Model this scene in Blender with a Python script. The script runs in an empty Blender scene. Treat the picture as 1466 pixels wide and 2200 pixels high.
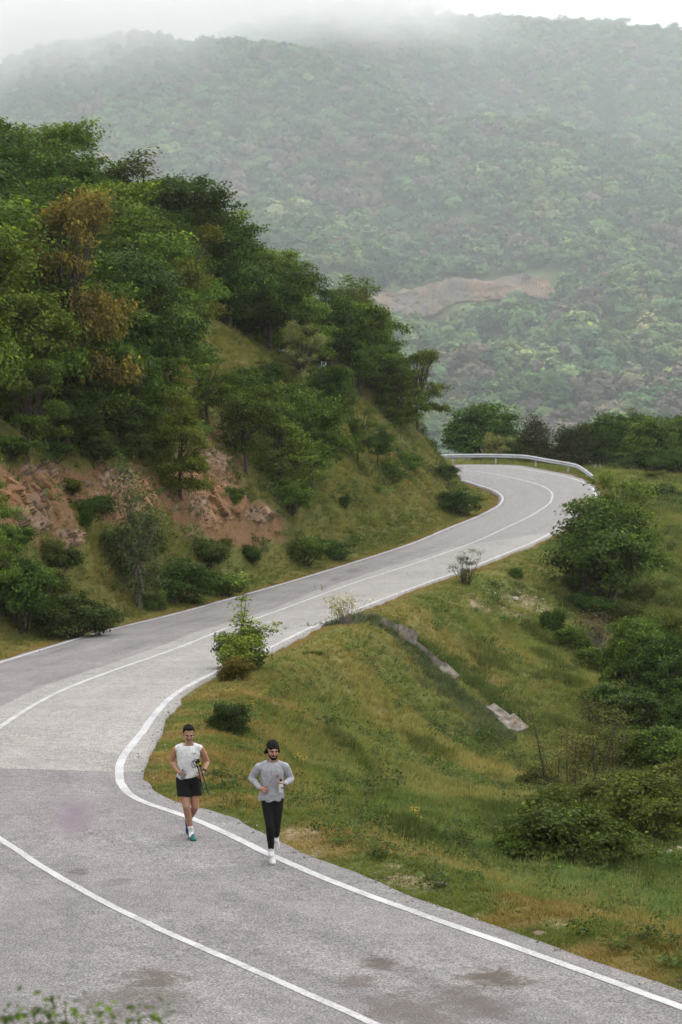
import bpy, bmesh, math, random
import numpy as np
from mathutils import Vector, Matrix, Euler

# ------------------------------------------------------------------ camera, sky, sun, exposure
scn = bpy.context.scene
COL = scn.collection
F_PX, HORIZON = 5194.0, 820.0          # 85 mm on a 36 mm high frame, in photograph pixels
TH = math.atan((1100.0 - HORIZON) / F_PX)
CT, ST = math.cos(TH), math.sin(TH)
Z0 = 10.0                              # eye height in the world

cam_d = bpy.data.cameras.new("camera")
cam = bpy.data.objects.new("camera", cam_d)
COL.objects.link(cam)
cam.location = (0, 0, Z0)
cam.rotation_euler = (math.pi / 2 - TH, 0, 0)
cam_d.sensor_fit = 'VERTICAL'
cam_d.sensor_height = 36.0
cam_d.sensor_width = 24.0
cam_d.lens = 85.0
cam_d.clip_start = 0.1
cam_d.clip_end = 6000
cam_d.dof.use_dof = True
cam_d.dof.focus_distance = 38.0
cam_d.dof.aperture_fstop = 4.0
scn.camera = cam

world = bpy.data.worlds.new("World")
scn.world = world
world.use_nodes = True
wn, wl = world.node_tree.nodes, world.node_tree.links
wn.clear()
SUN_EL, SUN_AZ = math.radians(58), math.radians(35)      # azimuth from +y (view direction) towards +x
sky = wn.new('ShaderNodeTexSky')
sky.sky_type = 'NISHITA'
sky.sun_disc = False
sky.sun_elevation = SUN_EL
sky.sun_rotation = SUN_AZ
sky.air_density = 1.0
sky.dust_density = 7.0
sky.ozone_density = 1.0
hs = wn.new('ShaderNodeHueSaturation')
hs.inputs['Saturation'].default_value = 0.12
bg = wn.new('ShaderNodeBackground')
bg.inputs['Strength'].default_value = 0.14
wo = wn.new('ShaderNodeOutputWorld')
wl.new(sky.outputs[0], hs.inputs['Color'])
cloud = wn.new('ShaderNodeMix')          # an even overcast veil over the sky
cloud.data_type = 'RGBA'
cloud.inputs[0].default_value = 0.75
cloud.inputs[7].default_value = (15.7, 15.7, 15.8, 1)
wl.new(hs.outputs[0], cloud.inputs[6])
wl.new(cloud.outputs[2], bg.inputs['Color'])
wl.new(bg.outputs[0], wo.inputs['Surface'])

sun_d = bpy.data.lights.new("sun", 'SUN')
sun_d.energy = 1.5
sun_d.angle = math.radians(30)
sun_d.color = (1.0, 0.96, 0.90)
sun = bpy.data.objects.new("sun", sun_d)
COL.objects.link(sun)
sd = Vector((math.sin(SUN_AZ) * math.cos(SUN_EL), math.cos(SUN_AZ) * math.cos(SUN_EL), math.sin(SUN_EL)))
sun.rotation_euler = sd.to_track_quat('Z', 'Y').to_euler()
sun.location = (0, 0, 200)

vs = scn.view_settings
vs.view_transform = 'Standard'
vs.look = 'None'
vs.gamma = 1.0
vs.use_curve_mapping = False
vs.exposure = 0.12

scn.render.engine = 'CYCLES'
cy = scn.cycles
cy.use_denoising = True
cy.max_bounces = 9
cy.diffuse_bounces = 2
cy.glossy_bounces = 2
cy.transmission_bounces = 3
cy.transparent_max_bounces = 6
cy.volume_bounces = 7
cy.volume_step_rate = 1.0
cy.volume_max_steps = 96
cy.caustics_reflective = False
cy.caustics_refractive = False

# ------------------------------------------------------------------ helpers
rng = np.random.default_rng(7)


def ray(px, py):
    a = (px - 733.0) / F_PX
    b = -(py - 1100.0) / F_PX
    return np.array([a, CT + b * ST, -ST + b * CT])


def at(px, py, depth):
    """world point seen at a photograph position, at a given forward distance"""
    r = ray(px, py)
    p = r * (depth / r[1])
    return np.array([p[0], p[1], p[2] + Z0])


def at_drop(px, py, drop):
    r = ray(px, py)
    p = r * (-drop / r[2])
    return np.array([p[0], p[1], p[2] + Z0])


def to_px(P):
    P = np.atleast_2d(P)
    x, y, z = P[:, 0], P[:, 1], P[:, 2] - Z0
    fwd = y * CT - z * ST
    upv = y * ST + z * CT
    return 733.0 + F_PX * x / fwd, 1100.0 - F_PX * upv / fwd


def _hash(ix, iy, iz, seed):
    h = (ix.astype(np.int64) * 374761393 + iy.astype(np.int64) * 668265263 + iz.astype(np.int64) * 2147483647 + seed * 144665)
    h = (h ^ (h >> 13)) * 1274126177
    h = h & 0xFFFFFFFF
    h = (h ^ (h >> 16)) * 2246822519 & 0xFFFFFFFF
    return ((h ^ (h >> 15)) & 0xFFFFFF) / float(0xFFFFFF)


def vnoise(P, scale, seed=0):
    P = np.asarray(P, float)
    if P.shape[1] == 2:
        P = np.c_[P, np.zeros(len(P))]
    Q = P / scale
    i = np.floor(Q).astype(np.int64)
    t = Q - i
    t = t * t * (3 - 2 * t)
    out = 0
    for dx in (0, 1):
        for dy in (0, 1):
            for dz in (0, 1):
                w = (t[:, 0] if dx else 1 - t[:, 0]) * (t[:, 1] if dy else 1 - t[:, 1]) * (t[:, 2] if dz else 1 - t[:, 2])
                out = out + w * _hash(i[:, 0] + dx, i[:, 1] + dy, i[:, 2] + dz, seed)
    return out


def fbm(P, scale, octaves=4, seed=0, gain=0.5):
    a, s, tot, nrm = 1.0, scale, 0, 0
    for k in range(octaves):
        tot = tot + a * vnoise(P, s, seed + k * 17)
        nrm += a
        a *= gain
        s *= 0.5
    return tot / nrm


def sstep(a, b, x):
    t = np.clip((x - a) / (b - a), 0, 1)
    return t * t * (3 - 2 * t)


def mesh_np(name, verts, faces, mats, attrs=None, smooth=False, midx=None, uv=None):
    """faces: list of int arrays (n,3) / (n,4)"""
    me = bpy.data.meshes.new(name)
    verts = np.asarray(verts, np.float32)
    fl = [np.asarray(f, np.int32) for f in (faces if isinstance(faces, (list, tuple)) else [faces]) if len(f)]
    nl = sum(f.size for f in fl)
    nf = sum(len(f) for f in fl)
    me.vertices.add(len(verts))
    me.vertices.foreach_set('co', verts.ravel())
    me.loops.add(nl)
    me.polygons.add(nf)
    vi = np.concatenate([f.ravel() for f in fl])
    tot = np.concatenate([np.full(len(f), f.shape[1], np.int32) for f in fl])
    start = np.concatenate([[0], np.cumsum(tot)[:-1]]).astype(np.int32)
    me.loops.foreach_set('vertex_index', vi)
    me.polygons.foreach_set('loop_start', start)
    if midx is not None:
        me.polygons.foreach_set('material_index', np.asarray(midx, np.int32))
    me.polygons.foreach_set('use_smooth', np.full(nf, smooth))
    if attrs:
        for k, v in attrs.items():
            v = np.asarray(v, np.float32)
            if v.ndim == 1:
                a = me.attributes.new(k, 'FLOAT', 'POINT')
                a.data.foreach_set('value', v)
            else:
                a = me.attributes.new(k, 'FLOAT_COLOR', 'POINT')
                if v.shape[1] == 3:
                    v = np.c_[v, np.ones(len(v), np.float32)]
                a.data.foreach_set('color', v.astype(np.float32).ravel())
    if uv is not None:
        l = me.uv_layers.new(name='UVMap')
        l.data.foreach_set('uv', np.asarray(uv, np.float32)[vi].ravel())
    for m in (mats if isinstance(mats, (list, tuple)) else [mats]):
        me.materials.append(m)
    me.update(calc_edges=True)
    me.validate()
    return me


def link(name, me, parent=None, loc=None, label=None, cat=None, group=None, kind=None, col=None):
    o = bpy.data.objects.new(name, me)
    COL.objects.link(o)
    if parent is not None:
        o.parent = parent
    if loc is not None:
        o.location = loc
    tag(o, label, cat, group, kind)
    if col is not None:
        o.color = (col[0], col[1], col[2], 1)
    return o


def tag(o, label=None, cat=None, group=None, kind=None):
    if label:
        o['label'] = label
    if cat:
        o['category'] = cat
    if group:
        o['group'] = group
    if kind:
        o['kind'] = kind
    return o


def copy_tree(o, parent=None):
    c = o.copy()
    COL.objects.link(c)
    c.parent = parent
    for ch in o.children:
        copy_tree(ch, c)
    return c


class MB:
    """collects shapes of one part"""

    def __init__(self):
        self.v, self.f4, self.f3, self.n = [], [], [], 0

    def add(self, V, F):
        V = np.asarray(V, float)
        F = np.asarray(F, int) + self.n
        self.v.append(V)
        (self.f4 if F.shape[1] == 4 else self.f3).append(F)
        self.n += len(V)

    def tube(self, pts, rad, n=6, cap=True):
        pts = np.asarray(pts, float)
        m = len(pts)
        rad = np.broadcast_to(np.asarray(rad, float), (m,))
        T = np.gradient(pts, axis=0)
        T /= np.linalg.norm(T, axis=1)[:, None] + 1e-9
        ref = np.array([0, 0, 1.0]) if abs(T[:, 2]).mean() < 0.8 else np.array([1.0, 0, 0])
        A = np.cross(T, ref)
        A /= np.linalg.norm(A, axis=1)[:, None] + 1e-9
        B = np.cross(T, A)
        an = np.arange(n) / n * 2 * np.pi
        V = pts[:, None] + rad[:, None, None] * (A[:, None] * np.cos(an)[None, :, None] + B[:, None] * np.sin(an)[None, :, None])
        V = V.reshape(-1, 3)
        F = []
        for i in range(m - 1):
            for j in range(n):
                F.append((i * n + j, i * n + (j + 1) % n, (i + 1) * n + (j + 1) % n, (i + 1) * n + j))
        self.add(V, F)
        if cap:
            for e, rng_ in ((0, 1), (m - 1, 1)):
                b = self.n
                self.add(np.vstack([V[e * n:(e + 1) * n], pts[e]]), [(j, (j + 1) % n, n) for j in range(n)])

    def box(self, c, size, R=None):
        s = np.asarray(size, float) / 2
        V = np.array([(x, y, z) for x in (-1, 1) for y in (-1, 1) for z in (-1, 1)], float) * s
        if R is not None:
            V = V @ np.asarray(R).T
        V = V + np.asarray(c, float)
        self.add(V, [(0, 1, 3, 2), (4, 6, 7, 5), (0, 4, 5, 1), (2, 3, 7, 6), (0, 2, 6, 4), (1, 5, 7, 3)])

    def mesh(self, name, mat, smooth=True):
        fs = []
        if self.f4:
            fs.append(np.vstack(self.f4))
        if self.f3:
            fs.append(np.vstack(self.f3))
        return mesh_np(name, np.vstack(self.v), fs, mat, smooth=smooth)


# ------------------------------------------------------------------ material helpers
def mat_new(name):
    m = bpy.data.materials.new(name)
    m.use_nodes = True
    nt = m.node_tree
    nt.nodes.clear()
    out = nt.nodes.new('ShaderNodeOutputMaterial')
    return m, nt, out


def nd(nt, typ, **kw):
    n = nt.nodes.new(typ)
    for k, v in kw.items():
        if k in ('inp',):
            for kk, vv in v.items():
                n.inputs[kk].default_value = vv
        else:
            setattr(n, k, v)
    return n


def mathn(nt, op, a, b=None, c=None, clamp=False):
    n = nt.nodes.new('ShaderNodeMath')
    n.operation = op
    n.use_clamp = clamp
    for i, v in enumerate((a, b, c)):
        if v is None:
            continue
        if isinstance(v, (int, float)):
            n.inputs[i].default_value = v
        else:
            nt.links.new(v, n.inputs[i])
    return n.outputs[0]


def mixc(nt, fac, a, b, blend='MIX'):
    n = nt.nodes.new('ShaderNodeMix')
    n.data_type = 'RGBA'
    n.blend_type = blend
    for sock, v in ((n.inputs[0], fac), (n.inputs[6], a), (n.inputs[7], b)):
        if isinstance(v, (int, float)):
            sock.default_value = v
        elif isinstance(v, (tuple, list)):
            sock.default_value = (v[0], v[1], v[2], 1)
        else:
            nt.links.new(v, sock)
    return n.outputs[2]


def maprange(nt, v, a, b, c=0.0, d=1.0, smooth=True):
    n = nt.nodes.new('ShaderNodeMapRange')
    if smooth:
        n.interpolation_type = 'SMOOTHSTEP'
    nt.links.new(v, n.inputs[0])
    for i, x in enumerate((a, b, c, d)):
        n.inputs[i + 1].default_value = x
    return n.outputs[0]


def noise(nt, vec, scale, detail=4.0, rough=0.55, dist=0.0):
    n = nt.nodes.new('ShaderNodeTexNoise')
    n.inputs['Scale'].default_value = scale
    n.inputs['Detail'].default_value = detail
    n.inputs['Roughness'].default_value = rough
    n.inputs['Distortion'].default_value = dist
    if vec is not None:
        nt.links.new(vec, n.inputs['Vector'])
    return n.outputs[0]


def principled(nt, out, color, rough=0.8, spec=0.2, bump=None, bump_str=0.3, bump_dist=0.02, metallic=0.0):
    p = nt.nodes.new('ShaderNodeBsdfPrincipled')
    if isinstance(color, (tuple, list)):
        p.inputs['Base Color'].default_value = (color[0], color[1], color[2], 1)
    else:
        nt.links.new(color, p.inputs['Base Color'])
    if isinstance(rough, (int, float)):
        p.inputs['Roughness'].default_value = rough
    else:
        nt.links.new(rough, p.inputs['Roughness'])
    p.inputs['Specular IOR Level'].default_value = spec
    p.inputs['Metallic'].default_value = metallic
    if bump is not None:
        b = nt.nodes.new('ShaderNodeBump')
        b.inputs['Strength'].default_value = bump_str
        b.inputs['Distance'].default_value = bump_dist
        nt.links.new(bump, b.inputs['Height'])
        nt.links.new(b.outputs[0], p.inputs['Normal'])
    nt.links.new(p.outputs[0], out.inputs['Surface'])
    return p


def simple_mat(name, color, rough=0.7, spec=0.3, var=0.15, scale=20.0, bump=0.0, metallic=0.0):
    m, nt, out = mat_new(name)
    tc = nd(nt, 'ShaderNodeTexCoord')
    n = noise(nt, tc.outputs['Object'], scale, 4)
    k = maprange(nt, n, 0.3, 0.7, 1 - var, 1 + var)
    c = mixc(nt, 1.0, tuple(x * .66 for x in color), k, 'MULTIPLY')
    principled(nt, out, c, rough, spec, n if bump else None, bump, 0.01, metallic)
    return m


def leaf_material(name, trans=0.3, rough=0.55, use_instancer=False, var=0.35):
    """colour of the plant comes from the object's colour; each leaf and each spray has its own tone"""
    m, nt, out = mat_new(name)
    oi = nd(nt, 'ShaderNodeObjectInfo')
    tone = nd(nt, 'ShaderNodeAttribute', attribute_name='tone')
    young_lit = nd(nt, 'ShaderNodeAttribute', attribute_name='young_lit')
    if use_instancer:
        ins = nd(nt, 'ShaderNodeAttribute', attribute_name='tint', attribute_type='INSTANCER')
        base = ins.outputs['Color']
    else:
        base = oi.outputs['Color']
    k = maprange(nt, tone.outputs['Fac'], 0, 1, 1 - var, 1 + var * 1.3, smooth=False)
    k = mathn(nt, 'MULTIPLY', k, .74)
    c = mixc(nt, 1.0, base, k, 'MULTIPLY')
    yc = mixc(nt, 1.0, c, (2.1, 2.05, 1.15), 'MULTIPLY')  # paler young leaves, brightened further to paint lit-leaf contrast into the colour
    c = mixc(nt, young_lit.outputs['Fac'], c, yc)
    p = nd(nt, 'ShaderNodeBsdfPrincipled')
    nt.links.new(c, p.inputs['Base Color'])
    p.inputs['Roughness'].default_value = rough
    p.inputs['Specular IOR Level'].default_value = 0.04
    t = nd(nt, 'ShaderNodeBsdfTranslucent')
    tcol = mixc(nt, 1.0, c, (1.3, 1.25, 0.5), 'MULTIPLY')
    nt.links.new(tcol, t.inputs['Color'])
    mx = nd(nt, 'ShaderNodeMixShader')
    mx.inputs[0].default_value = trans
    nt.links.new(p.outputs[0], mx.inputs[1])
    nt.links.new(t.outputs[0], mx.inputs[2])
    nt.links.new(mx.outputs[0], out.inputs['Surface'])
    return m


M_LEAF = leaf_material('leaf', trans=.2, var=.42)
M_GRASS = leaf_material('grass_blade', trans=0.25, use_instancer=True, var=0.25)
M_FAR = leaf_material('far_leaf', trans=0.1, use_instancer=True, var=0.15)
M_FAR_ONE = leaf_material('far_leaf_single', trans=0.1, var=0.15)
M_BARK = simple_mat('bark', (0.075, 0.06, 0.048), 0.9, 0.1, 0.45, 9, 0.6)
M_BARK_PALE = simple_mat('pale_bark', (0.24, 0.21, 0.18), 0.9, 0.1, 0.4, 12, 0.5)
M_FLOWER = simple_mat('yellow_petal', (0.75, 0.50, 0.02), 0.6, 0.2, 0.2, 30)
# ------------------------------------------------------------------ the road: centre line with left / right line distances and superelevation
_ys = [1000, 1011, 1014, 1025, 1039, 1056, 1072, 1102, 1131, 1194, 1250, 1320, 1385, 1495, 1563, 1800, 2300]
_ds = [6.25, 6.3, 6.36, 6.65, 6.95, 7.25, 7.5, 7.8, 8.0, 8.3, 8.4, 8.2, 7.9, 7.4, 7.1, 6.9, 6.85]


def cl(px, py):
    p = at_drop(px, py, float(np.interp(py, _ys, _ds)))
    return p[0], p[1], p[2]


ZR = Z0 - 6.85
# x, y, z, left width, right width, bank, right shoulder, left shoulder
CTRL = [(15, -6, ZR, 3.5, 3.35, 0, .5, .3), (11.2, 3, ZR, 3.5, 3.35, 0, .5, .3), (8.0, 10, ZR, 3.5, 3.35, 0, .5, .3),
        (4.9, 16.6, ZR, 3.5, 3.35, 0, .5, .3), (2.2, 22.0, ZR, 3.5, 3.35, 0, .5, .3)]
for p in [(800, 2198), (625, 2120), (500, 2065), (350, 2000), (220, 1937), (110, 1875), (0, 1802)]:
    CTRL.append(cl(*p) + (3.55, 3.33, 0, .5, .3))
CTRL += [(-6.45, 39.6, Z0 - 6.95, 3.7, 3.1, -.02, .45, .3), (-7.15, 44.2, Z0 - 7.03, 3.8, 3.05, -.03, .4, .3)]
for p, wl_, wr_, b, sr, sl in [((0, 1563), 3.8, 2.95, -.02, .3, .3), ((110, 1495), 3.6, 2.85, 0, .25, .25), ((400, 1385), 4.1, 2.75, .02, .2, .2), ((482, 1352), 4.1, 2.8, .03, .2, .2),
                               ((576, 1320), 3.7, 2.8, .03, .15, .2), ((687, 1279), 3.3, 2.95, .03, .15, .2), ((768, 1250), 3.1, 3.15, .03, .15, .2),
                               ((871, 1217), 3.15, 3.2, .03, .2, .2), ((939, 1194), 3.2, 3.1, .03, .2, .2), ((1016, 1166), 3.2, 3.1, .03, .25, .2),
                               ((1093, 1131), 3.3, 3.0, .03, .3, .2), ((1151, 1102), 3.25, 2.9, .04, .3, .2), ((1186, 1072), 3.2, 2.75, .06, .3, .2),
                               ((1184, 1056), 3.25, 2.75, .08, .3, .25), ((1151, 1039), 3.25, 2.9, .09, .5, .3), ((1093, 1025), 3.3, 3.2, .09, .8, .3),
                               ((1035, 1014), 3.4, 3.3, .09, 1.0, .3), ((1004, 1011), 3.5, 3.3, .08, 1.0, .3)]:
    CTRL.append(cl(*p) + (wl_, wr_, b, sr, sl))
_l = CTRL[-1]
for dx, dy in ((-4, 1.2), (-10, 2.5), (-18, 3), (-30, 2), (-45, 0)):
    CTRL.append((_l[0] + dx, _l[1] + dy, _l[2] + .01 * abs(dx), 3.5, 3.3, .04, .8, .3))
CTRL = np.array(CTRL, float)


def catmull(P, step):
    P = np.asarray(P, float)
    E = np.vstack([2 * P[0] - P[1], P, 2 * P[-1] - P[-2]])
    out = []
    for i in range(1, len(E) - 2):
        p0, p1, p2, p3 = E[i - 1:i + 3]
        L = np.linalg.norm((p2 - p1)[:2] if P.shape[1] > 3 else p2 - p1)
        n = max(2, int(L / step))
        t = (np.arange(n) / n)[:, None]
        # centripetal-like damping for uneven spacing
        m1 = (p2 - p0) * .5
        m2 = (p3 - p1) * .5
        l01 = np.linalg.norm((p1 - p0)[:3]) + 1e-6
        l12 = np.linalg.norm((p2 - p1)[:3]) + 1e-6
        l23 = np.linalg.norm((p3 - p2)[:3]) + 1e-6
        m1 = l12 * ((p1 - p0) / l01 * l12 + (p2 - p1) / l12 * l01) / (l01 + l12)
        m2 = l12 * ((p2 - p1) / l12 * l23 + (p3 - p2) / l23 * l12) / (l12 + l23)
        out.append((2 * t ** 3 - 3 * t ** 2 + 1) * p1 + (t ** 3 - 2 * t ** 2 + t) * m1 + (-2 * t ** 3 + 3 * t ** 2) * p2 + (t ** 3 - t ** 2) * m2)
    out.append(P[-1:])
    return np.vstack(out)


RC = catmull(CTRL, 0.4)
for _ in range(6):                      # ease kinks out
    RC[1:-1] = RC[1:-1] * .5 + (RC[:-2] + RC[2:]) * .25
RS = np.concatenate([[0], np.cumsum(np.linalg.norm(np.diff(RC[:, :2], axis=0), axis=1))])
RT = np.gradient(RC[:, :2], axis=0)
RT /= np.linalg.norm(RT, axis=1)[:, None]
RN = np.c_[RT[:, 1], -RT[:, 0]]         # to the right when driving away from the camera


def road_pt(i, u, dz=0.0):
    return np.c_[RC[i, :2] + RN[i] * np.asarray(u)[:, None], RC[i, 2] + RC[i, 5] * u + dz]


def road_near(X, Y):
    """nearest centre-line index and signed side distance for many points"""
    idx = np.zeros(len(X), int)
    dd = np.zeros(len(X))
    for a in range(0, len(X), 20000):
        d = (X[a:a + 20000, None] - RC[None, :, 0]) ** 2 + (Y[a:a + 20000, None] - RC[None, :, 1]) ** 2
        k = d.argmin(1)
        idx[a:a + 20000] = k
        dd[a:a + 20000] = np.sqrt(d[np.arange(len(k)), k])
    u = (X - RC[idx, 0]) * RN[idx, 0] + (Y - RC[idx, 1]) * RN[idx, 1]
    return idx, np.sign(u) * dd


def st_of(px, py):
    p = cl(px, py)
    return RS[((RC[:, 0] - p[0]) ** 2 + (RC[:, 1] - p[1]) ** 2).argmin()]


# ------------------------------------------------------------------ terrain heights: a smooth surface through surveyed points
TP = []
for i in range(0, len(RC), 9):
    for u in (-RC[i, 3] - .9, 0, RC[i, 4] + .9):
        q = road_pt(np.array([i]), np.array([u]))[0]
        TP.append((q[0], q[1], q[2] - .05))
for px, rows in {
    600: [(1750, 40), (1700, 45), (1600, 56), (1520, 64), (1450, 70)],
    450: [(1600, 50), (1540, 56)],
    750: [(1850, 37), (1750, 45), (1650, 56.5), (1550, 67), (1450, 75), (1380, 79.5)],
    900: [(1880, 36), (1800, 45), (1720, 55), (1650, 66), (1550, 77), (1450, 83), (1350, 90.5)],
    1100: [(1940, 34), (1880, 39.5), (1800, 49), (1720, 61), (1650, 71), (1590, 79), (1500, 86), (1400, 93), (1300, 102), (1230, 110)],
    1300: [(1990, 32), (1900, 38), (1850, 42.5), (1760, 54), (1680, 65), (1600, 77), (1500, 89), (1400, 98), (1300, 107), (1200, 121), (1110, 139), (1045, 163)],
    1450: [(2020, 32), (1950, 37), (1850, 46), (1750, 58), (1600, 81), (1450, 99), (1300, 113), (1200, 126), (1100, 146), (1040, 171)],
    1900: [(2100, 32), (1950, 40), (1750, 62), (1600, 85), (1400, 108), (1200, 135), (1050, 175)],
    2500: [(2200, 33), (1750, 64), (1400, 110), (1100, 170)],
}.items():
    for py, dp in rows:
        TP.append(tuple(at(px, py, dp)))
for px, rows in {
    -500: [(1340, 66), (1150, 74), (960, 82), (800, 95), (690, 112)],
    -200: [(1350, 67), (1180, 74), (980, 80), (880, 90), (760, 105), (670, 120)],
    0: [(1350, 71), (1190, 77), (1000, 81), (905, 90), (800, 101), (690, 112), (605, 124)],
    100: [(1315, 77), (1190, 82), (1000, 86), (900, 94)],
    200: [(1290, 83), (1190, 87.5), (1000, 92), (900, 99), (780, 110), (690, 120), (605, 134)],
    400: [(1250, 92), (1180, 95), (1060, 100), (940, 105), (840, 113), (745, 122), (695, 144)],
    600: [(1200, 106), (1120, 110), (1000, 116), (850, 126), (775, 134), (752, 154)],
    750: [(1150, 119), (1050, 127), (950, 137), (870, 147), (820, 162)],
    860: [(1100, 131), (1020, 143), (960, 154), (910, 167)],
    930: [(1090, 139), (1030, 151), (985, 168)],
    1000: [(1085, 146), (1060, 156)],
}.items():
    for py, dp in rows:
        TP.append(tuple(at(px, py, dp)))
for px, py, dp, dz in [(0, 640, 165, -8), (-200, 670, 165, -8), (-500, 690, 160, -6), (200, 610, 175, -9), (400, 695, 182, -10), (600, 752, 190, -8)]:
    p = at(px, py, dp)
    TP.append((p[0], p[1], p[2] * 0 + at(px, py, dp - 40)[2] + dz))
for x, y, d in [(0, 0, 1.62), (1, 3, 1.75), (-1, 3, 1.65), (-3, 0, 1.4), (3.2, -1, 1.9), (0, 6, 2.9), (-2.5, 9, 3.6), (-1, 12, 4.9), (-5, 14, 4.4), (-6, 20, 5.2), (-9, 27, 5.3), (-11, 34, 5.2), (-13, 40, 5.0),
                (-20, 40, 0), (-20, 25, 1), (-14, 10, 2), (-13, 50, 5.2), (-20, 52, 0), (-28, 60, -1), (-8, -8, .5), (5, -8, 2.5), (-30, 20, -2), (-40, 40, -3),
                (25, 5, 8.5), (35, 20, 10), (45, 50, 13), (22, -8, 7.5), (60, 90, 14), (60, 150, 10), (60, 20, 12),
                (12, 190, 6.6), (0, 192, 6.0), (22, 185, 7.2), (32, 190, 7.6), (10, 200, 8.5), (25, 203, 10), (45, 205, 11), (-12, 195, 7), (-30, 196, 6), (10, 225, 19), (30, 230, 21), (55, 230, 22), (-15, 225, 18), (-45, 225, 12),
                (-50, 80, -5), (-60, 120, -7), (-60, 180, -3), (-40, 140, -5)]:
    TP.append((x, y, Z0 - d))
TP = np.array(TP)


def _tps_k(r2):
    return 0.5 * r2 * np.log(r2 + 1e-9)


_sc = 50.0
_A = TP[:, :2] / _sc
_n = len(_A)
_K = _tps_k(((_A[:, None] - _A[None]) ** 2).sum(-1)) + np.eye(_n) * 2e-4
_P = np.c_[np.ones(_n), _A]
_W = np.linalg.solve(np.block([[_K, _P], [_P.T, np.zeros((3, 3))]]), np.r_[TP[:, 2], 0, 0, 0])


def tps(X, Y):
    out = np.zeros(len(X))
    for a in range(0, len(X), 20000):
        Q = np.c_[X[a:a + 20000], Y[a:a + 20000]] / _sc
        out[a:a + 20000] = _tps_k(((Q[:, None] - _A[None]) ** 2).sum(-1)) @ _W[:_n] + _W[_n] + Q @ _W[_n + 1:]
    return out


GX0, GX1, GY0, GY1, GS = -52.0, 56.0, -10.0, 232.0, 0.4
gx = np.arange(GX0, GX1 + .01, GS)
gy = np.arange(GY0, GY1 + .01, GS)
GXX, GYY = np.meshgrid(gx, gy)
_X, _Y = GXX.ravel(), GYY.ravel()
# evaluate on a 1.2 m lattice, then refine
cx = np.arange(GX0, GX1 + 1.3, 1.2)
cyy = np.arange(GY0, GY1 + 1.3, 1.2)
_cX, _cY = np.meshgrid(cx, cyy)
_cz = tps(_cX.ravel(), _cY.ravel()).reshape(_cX.shape)


def bil(grid, x0, y0, s, X, Y):
    fx = np.clip((X - x0) / s, 0, grid.shape[1] - 1.001)
    fy = np.clip((Y - y0) / s, 0, grid.shape[0] - 1.001)
    ix, iy = fx.astype(int), fy.astype(int)
    tx, ty = fx - ix, fy - iy
    return (grid[iy, ix] * (1 - tx) + grid[iy, ix + 1] * tx) * (1 - ty) + (grid[iy + 1, ix] * (1 - tx) + grid[iy + 1, ix + 1] * tx) * ty


_Z = bil(_cz, GX0, GY0, 1.2, _X, _Y)
G_idx, G_u = road_near(_X, _Y)
hw = np.where(G_u > 0, RC[G_idx, 4] + RC[G_idx, 6], RC[G_idx, 3] + RC[G_idx, 7])
G_off = np.abs(G_u) - hw                                   # metres beyond the asphalt
_P2 = np.c_[_X, _Y]
rough = (fbm(_P2, 6.0, 4, 3) - .5) * .9 + (fbm(_P2, 1.9, 3, 11) - .5) * .48
_Z = _Z + rough * sstep(0.3, 5.0, G_off)
zr = RC[G_idx, 2] + RC[G_idx, 5] * np.clip(G_u, -hw - .5, hw + .5)
w_ = sstep(0.55, 3.2, G_off)
_Z = (zr - .10 + .07 * sstep(.3, .8, G_off)) * (1 - w_) + _Z * w_
_Z = _Z + ((fbm(_P2, .9, 2, 21) - .5) * .07) * sstep(.5, 1.5, G_off)
GZ = _Z.reshape(GXX.shape)
G_OFF = G_off.reshape(GXX.shape)
G_SIDE = np.sign(G_u).reshape(GXX.shape)


def gz(X, Y):
    X = np.atleast_1d(np.asarray(X, float))
    Y = np.atleast_1d(np.asarray(Y, float))
    return bil(GZ, GX0, GY0, GS, X, Y)


def off_road(X, Y):
    return bil(G_OFF, GX0, GY0, GS, np.atleast_1d(np.asarray(X, float)), np.atleast_1d(np.asarray(Y, float)))


def ground_at(px, py, lo=20.0, hi=228.0):
    """first ground point along a sight line"""
    r = ray(px, py)
    t = np.arange(lo, hi, .15)
    X, Y, Z = r[0] / r[1] * t, t, r[2] / r[1] * t + Z0
    h = gz(X, Y)
    k = np.nonzero(Z <= h)[0]
    if not len(k):
        return None
    k = k[0]
    return np.array([X[k], Y[k], h[k]])


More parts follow.
